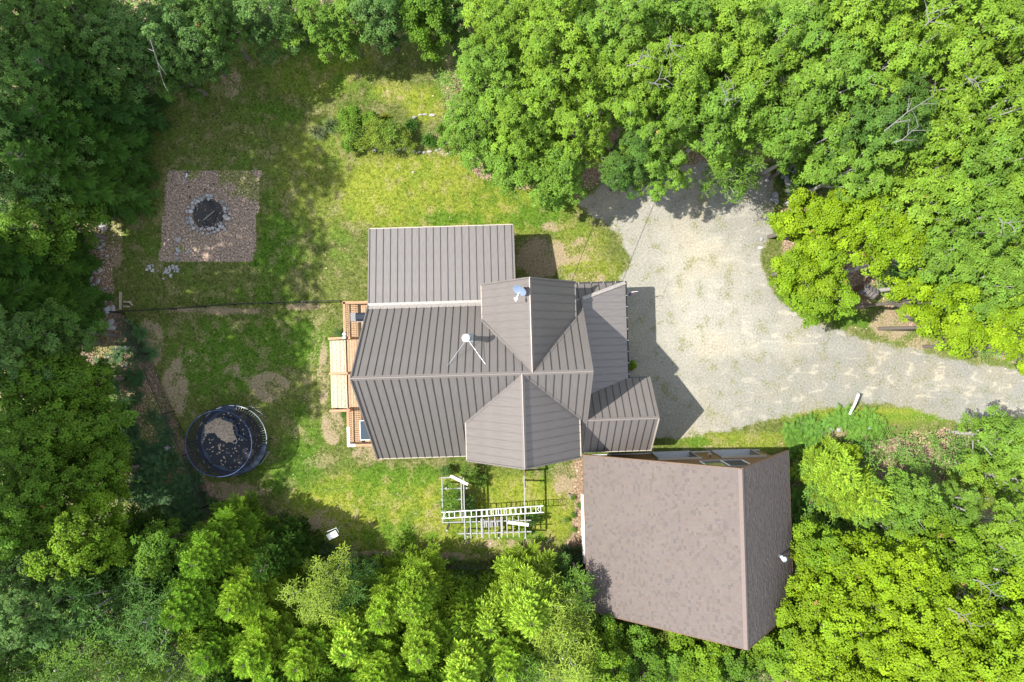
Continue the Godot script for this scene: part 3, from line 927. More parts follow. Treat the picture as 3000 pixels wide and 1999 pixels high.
func make_deck() -> void:
	var d := thing("deck", "stained wooden deck with wide weathered steps and black balusters beside the house", "deck")
	var top := 0.95
	var a := Vector3(cos(TURN), 0, -sin(TURN))
	var b := Vector3(sin(TURN), 0, cos(TURN))
	var nw := Vector3(-10.11, 0.95, -2.346)
	var length := 9.0
	# platform boards run along the house
	for k in 17:
		var mb := MB.new()
		var x := 0.17 + k * 0.148
		var z0 := 0.0
		var n := 3
		for j in n:
			pass
		mb.box(nw + a * x + b * 4.35 - Vector3.UP * 0.02, Vector3(0.132, 0.035, 8.75), Basis(a, Vector3.UP, b))
		shape("plank", mb, M["deck_%d" % (k * 7 % 5)], d)
	# wide steps, four treads of two boards
	var s0 := Vector3(-10.057, 0.95, -0.082)
	for k in 4:
		var y := top - 0.19 * (k + 1)
		for j in 2:
			for half in 2:
				var mb := MB.new()
				var x := -0.075 - k * 0.29 - j * 0.145 + 0.03
				var z := 1.02 + half * 2.10 + 0.02
				mb.box(s0 + a * x + b * z + Vector3.UP * (y - top), Vector3(0.130, 0.035, 2.0), Basis(a, Vector3.UP, b))
				shape("tread", mb, M["weathered_%d" % ((k * 3 + j + half * 2) % 5)], d)
		var rs := MB.new()
		rs.box(s0 + a * (0.03 - k * 0.29) + b * 2.1 + Vector3.UP * (y - top + 0.08), Vector3(0.02, 0.15, 4.1), Basis(a, Vector3.UP, b))
		shape("riser", rs, M.cedar, d)
	# rails
	var up := 0.92
	var rails := [
		[Vector3(-9.876, 1.9, -2.292), Vector3(-9.825, 1.9, -0.195), false], [Vector3(-9.94, 1.9, -2.253), Vector3(-8.195, 1.9, -2.279), true],
		[Vector3(-9.652, 1.9, 4.024), Vector3(-9.601, 1.9, 6.197), false], [Vector3(-9.652, 1.9, 6.133), Vector3(-7.939, 1.9, 6.101), true],
	]
	for r in rails:
		var p: Vector3 = r[0]
		var q: Vector3 = r[1]
		var m: Material = M.cedar_across if r[2] else M.cedar
		trim("hand_rail", d, p, q, 0.15, 0.04, m)
		trim("lower_rail", d, p - Vector3.UP * 0.78, q - Vector3.UP * 0.78, 0.06, 0.06, m)
		trim("upper_rail", d, p - Vector3.UP * 0.07, q - Vector3.UP * 0.07, 0.04, 0.09, m)
		var n := int(p.distance_to(q) / 0.125)
		for k in n:
			var t := p.lerp(q, (k + 0.5) / n)
			trim("baluster", d, t - Vector3.UP * 0.76, t - Vector3.UP * 0.1, 0.024, 0.024, M.black_metal, a)
		for t in [p, q]:
			trim("post", d, t - Vector3.UP * 1.9, t - Vector3.UP * 0.03, 0.11, 0.11, M.cedar, a)
	var wp := MB.new()
	wp.bar(Vector3(-9.627, 1.925, 5.056), Vector3(-9.595, 1.925, 6.18), 0.155, 0.012)
	wp.bar(Vector3(-9.646, 1.926, 6.129), Vector3(-9.212, 1.926, 6.123), 0.155, 0.012)
	shape("bleached_board", wp, M.white_paint, d)
	for r in [[Vector3(-9.505, 1.9, -0.195), Vector3(-10.978, 1.25, -0.133)], [Vector3(-9.652, 1.9, 1.889), Vector3(-10.913, 1.25, 1.958)], [Vector3(-9.505, 1.9, 4.075), Vector3(-10.874, 1.25, 4.167)]]:
		trim("stair_rail", d, r[0], r[1], 0.14, 0.045, M.cedar_across)
		trim("post", d, Vector3(r[1].x + 0.05, 0, r[1].z), r[1] + Vector3(0.05, -0.03, 0), 0.10, 0.10, M.cedar, a)
		trim("post", d, Vector3(r[0].x - 0.1, 0, r[0].z), r[0] + Vector3(-0.1, -0.03, 0), 0.10, 0.10, M.cedar, a)
	# lanterns on the posts
	for k in 2:
		var at: Vector3 = [Vector3(-9.832, 2, -0.399), Vector3(-9.832, 2, -0.207)][k]
		var l := thing("globe_lantern", ["white globe lantern on the deck rail, nearer the grill", "white globe lantern on the corner post at the top of the steps"][k], "lantern", at - Vector3.UP * 0.1, 0.0, "globe lanterns on the deck rail")
		var mb := MB.new()
		mb.lathe(Vector3.ZERO, [Vector2(0.05, 0.0), Vector2(0.09, 0.03), Vector2(0.105, 0.09), Vector2(0.085, 0.15), Vector2(0.0, 0.19)], 18)
		shape("globe", mb, M.lamp_white, l)
		mb = MB.new()
		mb.lathe(Vector3.ZERO, [Vector2(0.0, 0.0), Vector2(0.07, 0.0), Vector2(0.055, 0.02)], 14)
		mb.tube(Vector3(0, 0.18, 0), Vector3(0, 0.215, 0), 0.02, 0.012, 10)
		shape("cap", mb, M.ring_blue, l)
	# grill
	var g := thing("gas_grill", "black gas grill with a grey side shelf on the deck", "grill")
	var c := Vector3(-8.78, 2, -1.419)
	var gb := Basis(a, Vector3.UP, b)
	var mb2 := MB.new()
	var lid := []
	for k in 7:
		var t := PI * k / 6.0
		lid.append(Vector2(-cos(t) * 0.25, sin(t) * 0.2))
	for k in 6:
		for s in [-1.0, 1.0]:
			pass
		var p: Vector2 = lid[k]
		var q: Vector2 = lid[k + 1]
		mb2.quad(c + gb * Vector3(-0.36, p.y, p.x), c + gb * Vector3(0.36, p.y, p.x), c + gb * Vector3(0.36, q.y, q.x), c + gb * Vector3(-0.36, q.y, q.x), gb * Vector3(0, p.y + q.y + 0.05, p.x + q.x))
		mb2.tri(c + gb * Vector3(-0.36, 0, 0), c + gb * Vector3(-0.36, p.y, p.x), c + gb * Vector3(-0.36, q.y, q.x), -a)
		mb2.tri(c + gb * Vector3(0.36, 0, 0), c + gb * Vector3(0.36, p.y, p.x), c + gb * Vector3(0.36, q.y, q.x), a)
	shape("lid", mb2, M.grill_lid, g)
	mb2 = MB.new()
	mb2.box(c + gb * Vector3(0, -0.16, 0), Vector3(0.70, 0.3, 0.48), gb)
	mb2.box(c + gb * Vector3(0, -0.66, 0), Vector3(0.66, 0.70, 0.46), gb)
	shape("body", mb2, M.black_metal, g)
	mb2 = MB.new()
	mb2.box(c + gb * Vector3(-0.53, -0.02, 0), Vector3(0.32, 0.03, 0.50), gb)
	shape("side_shelf", mb2, M.grill_shelf, g)
	mb2 = MB.new()
	mb2.tube(c + gb * Vector3(-0.3, 0.06, 0.29), c + gb * Vector3(0.3, 0.06, 0.29), 0.016, 0.016, 8)
	shape("handle", mb2, M.silver, g)
	# covered furniture on the south end
	var fu := thing("patio_table", "grey metal patio table partly under the roof edge on the deck", "table")
	var tc := Vector3(-8.6, 1.65, 5.271)
	mb2 = MB.new()
	mb2.box(tc, Vector3(0.75, 0.02, 1.1), gb)
	shape("tabletop", mb2, M.window_glass, fu)
	mb2 = MB.new()
	for s in [-1.0, 1.0]:
		mb2.box(tc + gb * Vector3(0.38 * s, 0, 0), Vector3(0.04, 0.04, 1.16), gb)
		mb2.box(tc + gb * Vector3(0, 0, 0.57 * s), Vector3(0.72, 0.04, 0.04), gb)
	shape("frame", mb2, M.galvanised, fu)
	for s in [-1.0, 1.0]:
		for t in [-1.0, 1.0]:
			trim("leg", fu, tc + gb * Vector3(0.34 * s, -0.68, 0.5 * t), tc + gb * Vector3(0.34 * s, -0.02, 0.5 * t), 0.035, 0.035, M.galvanised, a)


# ---------- garage ----------
func shingle_slope(parent: Node, o: Vector3, along: Vector3, up_slope: Vector3, length: float, run: float, base: Color, s: int) -> void:
	rng.seed = s
	var nrm := along.cross(up_slope).normalized()
	if nrm.y < 0.0:
		nrm = -nrm
	var mb := MB.new()
	mb.colored = true
	var exposure := 0.142
	var rows := int(run / exposure)
	var blot := noise(0.7, 2, FastNoiseLite.TYPE_SIMPLEX_SMOOTH, s)
	for r in rows:
		var y0 := r * exposure
		var y1 := minf(run, y0 + exposure + 0.004)
		var x := -rng.randf_range(0.0, 0.3)
		while x < length:
			var w := rng.randf_range(0.10, 0.24)
			var x0 := clampf(x, 0.0, length)
			var x1 := clampf(x + w, 0.0, length)
			x += w
			if x1 - x0 < 0.01:
				continue
			var thick := 0.018 if rng.randf() < 0.5 else 0.027
			var f := rng.randf_range(0.95, 1.04) * (1.0 + blot.get_noise_2d(x0, y0) * 0.04)
			if rng.randf() < 0.2:
				f *= rng.randf_range(0.80, 0.92)
			var warm := rng.randf_range(-0.02, 0.03)
			mb.tint = Color(base.r * f * (1.0 + warm), base.g * f, base.b * f * (1.0 - warm * 1.5))
			var a := o + along * (x0 + 0.002) + up_slope * y0
			var b := o + along * (x1 - 0.002) + up_slope * y0
			var c := o + along * (x1 - 0.002) + up_slope * y1 + nrm * 0.004
			var d := o + along * (x0 + 0.002) + up_slope * y1 + nrm * 0.004
			mb.quad(a + nrm * thick, b + nrm * thick, c, d, nrm)
			mb.quad(a + nrm * thick, b + nrm * thick, b, a, -up_slope)
	var sh := shape("shingles", mb, M.shingle, parent)
	sh.set_meta("kind", "stuff")
	var deck := MB.new()
	deck.quad(o, o + along * length, o + along * length + up_slope * run, o + up_slope * run, nrm)
	deck.quad(o - nrm * 0.14, o + along * length - nrm * 0.14, o + along * length + up_slope * run - nrm * 0.14, o + up_slope * run - nrm * 0.14, -nrm)
	shape("roof_deck", deck, M.brown_wood, parent)


func make_garage() -> void:
	var g := thing("garage", "big garage under a pinkish brown shingle roof with a steep eastern slope", "garage", Vector3.ZERO, TURN)
	var S := Vector3(0, 0, 1)
	var z0 := 6.70
	var z1 := 15.65
	var we := Vector3(3.9, 2.7, z0)
	var rd := Vector3(11.2, 8.15, z0)
	var ee := Vector3(15.42, 3.45, z0)
	var rf := part("roof", g)
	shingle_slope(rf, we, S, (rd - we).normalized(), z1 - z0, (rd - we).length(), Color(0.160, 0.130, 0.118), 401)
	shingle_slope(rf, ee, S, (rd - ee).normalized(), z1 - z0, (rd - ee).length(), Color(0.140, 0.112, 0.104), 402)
	var cap := MB.new()
	var n := 30
	for k in n:
		var a := rd + S * ((z1 - z0) * k / n) + Vector3.UP * (0.055 + 0.006 * (k % 2))
		var b := rd + S * ((z1 - z0) * (k + 1) / n + 0.03) + Vector3.UP * 0.05
		var l := Vector3(-0.16, -0.12, 0)
		var r := Vector3(0.13, -0.145, 0)
		cap.quad(a, b, b + l, a + l, Vector3(-0.6, 1, 0))
		cap.quad(a, b, b + r, a + r, Vector3(1, 0.8, 0))
		cap.tri(a, a + l, a + r, -S)
	var capm := grained("cap_shingle", lin(0.14, 0.108, 0.097), lin(0.18, 0.14, 0.125), 0.9, 0.05, Vector3(1, 1, 1), 91)
	shape("ridge_cap", cap, capm, rf)
	for z in [z0 - 0.02, z1 + 0.02]:
		trim("rake_trim", g, Vector3(we.x, we.y - 0.09, z), Vector3(rd.x, rd.y - 0.09, z), 0.04, 0.2, M.brown_wood)
		trim("rake_trim", g, Vector3(rd.x, rd.y - 0.09, z), Vector3(ee.x, ee.y - 0.09, z), 0.04, 0.2, M.brown_wood)
	trim("eave_trim", g, we + Vector3(-0.02, -0.08, 0), we + Vector3(-0.02, -0.08, z1 - z0), 0.04, 0.14, M.brown_wood)
	trim("eave_trim", g, ee + Vector3(0.02, -0.08, 0), ee + Vector3(0.02, -0.08, z1 - z0), 0.04, 0.14, M.brown_wood)
	# walls; the front stands back under the gable
	var zf := 7.2
	var zb := 15.25
	var slope_w := (rd.y - we.y) / (rd.x - we.x)
	var slope_e := (rd.y - ee.y) / (ee.x - rd.x)
	var xw := 4.35
	var xe := 15.0
	var tw := we.y + slope_w * (xw - we.x) - 0.2
	var te := ee.y + slope_e * (ee.x - xe) - 0.2
	var wl := MB.new()
	wl.quad(Vector3(xw, 0, zf), Vector3(xw, 0, zb), Vector3(xw, tw, zb), Vector3(xw, tw, zf), Vector3.LEFT)
	wl.quad(Vector3(xe, 0, zf), Vector3(xe, 0, zb), Vector3(xe, te, zb), Vector3(xe, te, zf), Vector3.RIGHT)
	wl.quad(Vector3(xw, 0, zb), Vector3(xe, 0, zb), Vector3(xe, te, zb), Vector3(xw, tw, zb), S)
	wl.tri(Vector3(xw, tw, zb), Vector3(xe, te, zb), Vector3(rd.x, rd.y - 0.25, zb), S)
	shape("wall", wl, M.garage_siding, g)
	# front wall in lapped boards round two door openings
	var doors := [[5.95, 8.2], [8.42, 10.68], [12.1, 14.4]]
	var y := 0.12
	var lap := 0.19
	while y < 7.9:
		var xa := xw
		var xb := xe
		if y + lap > tw:
			xa = maxf(xw, we.x + (y + lap + 0.2 - we.y) / slope_w)
		if y + lap > te:
			xb = minf(xe, ee.x - (y + lap + 0.2 - ee.y) / slope_e)
		var spans := [[xa, xb]]
		if y < 2.2:
			spans = [[xa, doors[1][0]], [doors[1][1], doors[2][0]], [doors[2][1], xb]]
		elif y > 3.2 and y < 4.9:
			spans = [[xa, 10.5], [12.85, xb]]
		for sp in spans:
			if sp[1] - sp[0] > 0.05:
				var mb := MB.new()
				var basis := Basis(Vector3.RIGHT, Vector3(0, 1, 0.06).normalized(), Vector3(0, -0.06, 1).normalized())
				mb.box(Vector3((sp[0] + sp[1]) * 0.5, y + lap * 0.5, zf), Vector3(sp[1] - sp[0], lap + 0.01, 0.03), basis)
				shape("clapboard", mb, M.garage_siding, g)
		y += lap
	for k in [1, 2]:
		var a: float = doors[k][0]
		var b: float = doors[k][1]
		var dr := part("garage_door", g)
		for j in 4:
			var mb := MB.new()
			mb.box(Vector3((a + b) * 0.5, 0.14 + 0.27 + j * 0.53, zf + 0.32), Vector3(b - a, 0.52, 0.04))
			shape("panel", mb, M.garage_door, dr)
		trim("frame", dr, Vector3(a - 0.06, 0, zf - 0.04), Vector3(a - 0.06, 2.28, zf - 0.04), 0.12, 0.10, M.grey_wood, Vector3.RIGHT)
		trim("frame", dr, Vector3(b + 0.06, 0, zf - 0.04), Vector3(b + 0.06, 2.28, zf - 0.04), 0.12, 0.10, M.grey_wood, Vector3.RIGHT)
		trim("header", dr, Vector3(a - 0.15, 2.33, zf - 0.06), Vector3(b + 0.15, 2.33, zf - 0.06), 0.14, 0.13, M.pale_trim)
		for x in [a, b]:
			var mb := MB.new()
			mb.box(Vector3(x, 1.12, zf + 0.16), Vector3(0.03, 2.24, 0.3))
			shape("jamb", mb, M.grey_wood, dr)
		trim("threshold", g, Vector3(a, 0.06, zf + 0.1), Vector3(b, 0.06, zf + 0.1), 0.45, 0.12, M.concrete)
	trim("foundation", g, Vector3(xw, 0.05, zf - 0.02), Vector3(xe, 0.05, zf - 0.02), 0.12, 0.13, M.concrete)
	# upstairs window
	var w := part("window", g, Vector3(11.66, 4.05, zf - 0.02))
	trim("frame", w, Vector3(-1.2, 0.87, 0), Vector3(1.2, 0.87, 0), 0.08, 0.1, M.grey_wood)
	trim("frame", w, Vector3(-1.2, -0.87, 0), Vector3(1.2, -0.87, 0), 0.14, 0.1, M.grey_wood)
	for x in [-1.2, 0.0, 1.2]:
		trim("frame", w, Vector3(x, -0.82, 0), Vector3(x, 0.82, 0), 0.08, 0.08, M.white_paint, Vector3.RIGHT)
	trim("pane", w, Vector3(-1.16, 0, 0.02), Vector3(-0.04, 0, 0.02), 0.02, 1.64, M.window_glass)
	trim("screen", w, Vector3(0.04, 0, 0.01), Vector3(1.16, 0, 0.01), 0.02, 1.64, M.dark_screen)
	# wall lamp between the doors
	var la := part("wall_lamp", g, Vector3(11.39, 2.05, zf - 0.06))
	var mb := MB.new()
	mb.lathe(Vector3(0, 0, -0.14), [Vector2(0.10, -0.1), Vector2(0.11, -0.06), Vector2(0.05, 0.02), Vector2(0.0, 0.04)], 16)
	shape("shade", mb, M.pale_trim, la)
	mb = MB.new()
	mb.tube(Vector3(0, 0.03, 0), Vector3(0, 0.03, -0.14), 0.03, 0.03, 10)
	shape("arm", mb, M.black_metal, la)
	# flue through the steep slope
	var fl := part("flue_pipe", g, Vector3.ZERO)
	mb = MB.new()
	mb.tube(Vector3(14.29, 4.4, 12.19), Vector3(14.13, 5.35, 12.05), 0.085, 0.085, 14)
	shape("pipe", mb, M.galvanised, fl)
	mb = MB.new()
	mb.lathe(Vector3(14.22, 5.45, 12.13), [Vector2(0.10, -0.12), Vector2(0.14, -0.06), Vector2(0.14, 0.05), Vector2(0.08, 0.08), Vector2(0.07, 0.02), Vector2(0.0, 0.02)], 18)
	shape("rain_cap", mb, M.galvanised, fl)
	mb = MB.new()
	var up := Vector3(slope_e, 1, 0).normalized()
	mb.box(Vector3(14.18, 4.72, 12.11), Vector3(0.34, 0.02, 0.34), Basis(up.cross(S), up, S))
	shape("flue_flashing", mb, M.galvanised, fl)


# ---------- stones ----------
var rocks := []


func make_rocks() -> void:
	for s in 7:
		rng.seed = 700 + s
		var mb := MB.new()
		var cuts := []
		for k in 9:
			var d := Vector3(rng.randf_range(-1, 1), rng.randf_range(-0.5, 1.0), rng.randf_range(-1, 1)).normalized()
			cuts.append([d, rng.randf_range(0.62, 0.9)])
		var f := noise(1.3, 2, FastNoiseLite.TYPE_SIMPLEX_SMOOTH, s + 5)
		var grid := {}
		var n := 4
		for face in 6:
			for i in n:
				for j in n:
					var q := []
					for c in [Vector2(i, j), Vector2(i + 1, j), Vector2(i + 1, j + 1), Vector2(i, j + 1)]:
						var uu: float = c.x / n * 2.0 - 1.0
						var vv: float = c.y / n * 2.0 - 1.0
						var p: Vector3 = [Vector3(1, uu, vv), Vector3(-1, uu, vv), Vector3(uu, 1, vv), Vector3(uu, -1, vv), Vector3(uu, vv, 1), Vector3(uu, vv, -1)][face]
						p = p.normalized() * 1.05
						p *= 1.0 + f.get_noise_3d(p.x, p.y, p.z) * 0.25
						for cut in cuts:
							var over: float = p.dot(cut[0]) - cut[1]
							if over > 0.0:
								p -= cut[0] * over
						q.append(p)
					var out: Vector3 = (q[0] + q[2])
					mb.tri(q[0], q[1], q[2], out)
					mb.tri(q[0], q[2], q[3], out)
		rocks.append(mb.mesh())


func rock(called: String, parent: Node, at: Vector3, size: Vector3, turn: float) -> MeshInstance3D:
	var basis := Basis(Vector3.UP, turn) * Basis(Vector3.RIGHT, rng.randf_range(-0.15, 0.15)) * Basis.from_scale(size * 0.5)
	return put(called, rocks[rng.randi() % rocks.size()], M["stone_%d" % (rng.randi() % 4)], parent, Transform3D(basis, at))


func lone_stone(at: Vector3, size: Vector3, turn: float, label: String, group := "") -> void:
	var o := rock("stone", self, at + Vector3.UP * size.y * 0.3, size, turn)
	tag(o, label, "stone", group)


func make_fire_pit() -> void:
	rng.seed = 31
	var f := thing("fire_pit", "round fire pit ringed with grey angular stones on the mulch square", "fire pit")
	var c := Vector3(-18.664, 0, -7.773)
	var bed := MB.new()
	var pts := 26
	for k in pts:
		var t0 := TAU * k / pts
		var t1 := TAU * (k + 1) / pts
		bed.tri(c + Vector3.UP * 0.03, c + Vector3(cos(t0) * 0.95, 0.022, sin(t0) * 0.98), c + Vector3(cos(t1) * 0.95, 0.022, sin(t1) * 0.98), Vector3.UP)
	shape("ash_bed", bed, M.char, f)
	for row in 2:
		var n := 27
		for k in n:
			var t: float = TAU * (k + rng.randf_range(-0.3, 0.3)) / n + row * 0.11
			var deg := rad_to_deg(wrapf(t, -PI, PI))
			if deg > -68 and deg < -55:
				continue
			var r: float = [1.20, 1.0][row] + rng.randf_range(-0.05, 0.06)
			if row == 1 and rng.randf() < 0.35:
				continue
			r *= 1.0 + 0.06 * cos(t * 2.0 + 0.4)
			var s := rng.randf_range(0.2, 0.36)
			rock("stone", f, c + Vector3(cos(t) * r, [0.09, 0.17][row] + rng.randf_range(-0.02, 0.05), sin(t) * r), Vector3(s * rng.randf_range(0.6, 0.9), rng.randf_range(0.16, 0.26), s), -t + PI / 2 * (rng.randi() % 2) + rng.randf_range(-0.3, 0.3))
	var logs := [
		[Vector3(-18.894, 0.12, -7.457), Vector3(-18.234, 0.2, -7.976), 0.045, "ash_log", "pale half burnt log lying across the middle of the fire pit"],
		[Vector3(-18.395, 0.1, -7.3), Vector3(-18.08, 0.15, -7.959), 0.06, "char", "thick black charred log on the eastern side of the fire pit ashes"],
		[Vector3(-18.93, 0.1, -7.381), Vector3(-18.431, 0.14, -6.973), 0.045, "char", "black charred log pointing at the southern stones of the fire pit"],
		[Vector3(-18.511, 0.08, -8.534), Vector3(-18.316, 0.16, -8.09), 0.05, "char", "short black charred log near the northern stones of the fire pit"],
		[Vector3(-18.796, 0.16, -7.023), Vector3(-18.369, 0.16, -6.906), 0.04, "ash_log", "short pale burnt stick against the southern stones of the fire pit"],
	]
	for l in logs:
		var mb := MB.new()
		var a: Vector3 = l[0]
		var b: Vector3 = l[1]
		mb.path([a, a.lerp(b, 0.4) + Vector3(0.01, 0.01, -0.012), b], l[2], l[2] * 0.7, 8)
		tag(shape("charred_log", mb, M[l[3]], self), l[4], "log", "burnt logs in the fire pit")
	var loose := [
		[Vector3(-20.555, 0, -6.193), 0.44, 0.38, 0.5, "large pale boulder alone on the mulch southwest of the fire pit"],
		[Vector3(-20.529, 0, -5.577), 0.46, 0.26, -0.8, "long slanting pale stone leaning towards the mulch corner"],
		[Vector3(-20.62, 0, -5.363), 0.3, 0.2, -0.5, "grey stone touching the long slanting stone on the mulch"],
		[Vector3(-20.587, 0, -5.084), 0.26, 0.24, 1.4, "squarish grey stone at the mulch edge above the rubble heap"],
		[Vector3(-19.966, 0, -5.454), 0.42, 0.14, 0.35, "narrow pale stone slab lying flat on the mulch"],
		[Vector3(-19.896, 0, -5.641), 0.22, 0.14, 0.6, "small pale stone resting against the narrow slab"],
		[Vector3(-17.673, 0, -6.862), 0.22, 0.18, 0.9, "small loose stone just outside the fire pit ring, southeast"],
		[Vector3(-19.821, 0, -6.9), 0.14, 0.12, 0.2, "smallest loose stone just outside the fire pit ring, southwest"],
	]
	for l in loose:
		lone_stone(l[0], Vector3(l[1], minf(l[1], l[2]) * 0.7, l[2]), l[3], l[4])
	var heap := thing("rubble_heap", "heap of small broken grey stones on the grass below the mulch square", "rubble heap")
	for k in 62:
		var x := rng.randf_range(120, 480)
		var y := rng.randf_range(1285, 1440)
		if y > 1360 and (x < 195 or x > 400) or x > 250 and x < 310 and rng.randf() < 0.6:
			continue
		var o := Vector3((400 + x / 3.92 - 1500) * 0.021, 0.03, (450 + y / 3.92 - 1000) * 0.021)
		var s := rng.randf_range(0.10, 0.24)
		rock("stone", heap, o, Vector3(s, s * 0.6, s * rng.randf_range(0.6, 1.0)), rng.randf() * 6.0)
	var sk := thing("stick", "thin pale stick lying upright between the loose mulch stones", "stick")
	var mb := MB.new()
	mb.path([Vector3(-20.208, 0.02, -5.895), Vector3(-20.193, 0.03, -5.6), Vector3(-20.224, 0.02, -5.306)], 0.022, 0.016, 6)
	shape("shaft", mb, M.stick_wood, sk)
	# a small heap of odds and ends at the mulch corner
	var tool := thing("garden_shovel", "blue and white handled shovel lying at the mulch corner", "shovel")
	mb = MB.new()
	mb.bar(Vector3(-19.953, 0.05, -10.386), Vector3(-20.044, 0.05, -10.081), 0.09, 0.03)
	shape("blade", mb, M.steel_white, tool)
	mb = MB.new()
	mb.bar(Vector3(-19.927, 0.07, -10.408), Vector3(-19.96, 0.07, -10.29), 0.10, 0.035)
	shape("edge", mb, M.ring_blue, tool)
	mb = MB.new()
	mb.tube(Vector3(-20.044, 0.05, -10.081), Vector3(-20.246, 0.03, -9.641), 0.018, 0.018, 6)
	shape("shaft", mb, M.galvanised, tool)
	mb = MB.new()
	mb.path([Vector3(-20.327, 0.03, -10.107), Vector3(-20.071, 0.06, -10.062), Vector3(-19.861, 0.03, -9.936)], 0.014, 0.01, 6)
	tag(shape("twig", mb, M.stick_wood, self), "thin brown twig crossing the shovel at the mulch corner", "twig")
	mb = MB.new()
	mb.box(Vector3(-20.466, 0.03, -10.096), Vector3(0.13, 0.06, 0.24))
	tag(shape("wood_block", mb, M.stick_wood, self), "short tan wood block beside the shovel on the mulch", "wood block")
	for k in 4:
		var p: Vector3 = [Vector3(-19.896, 0, -9.487), Vector3(-19.821, 0, -8.871), Vector3(-18.895, 0, -9.327), Vector3(-18.359, 0, -9.664)][k]
		var o := rock("charcoal_lump", self, p + Vector3.UP * 0.03, Vector3(0.16, 0.08, 0.12), k)
		o.material_override = M.char
		tag(o, ["black charcoal lump beside the shovel shaft", "black charcoal lump between shovel and stone ring", "black charcoal lump just north of the stone ring", "black charcoal lump farthest northeast on the mulch"][k], "charcoal", "charcoal lumps on the mulch")


func stone_row(called: String, label: String, category: String, list: Array, seeded: int) -> void:
	rng.seed = seeded
	var t := thing(called, label, category)
	for s in list:
		var p: Vector2 = s[0]
		rock("stone", t, Vector3(p.x, s[2] * 0.16, p.y), Vector3(s[1], minf(s[1], s[2]) * 0.7, s[2]), s[3])


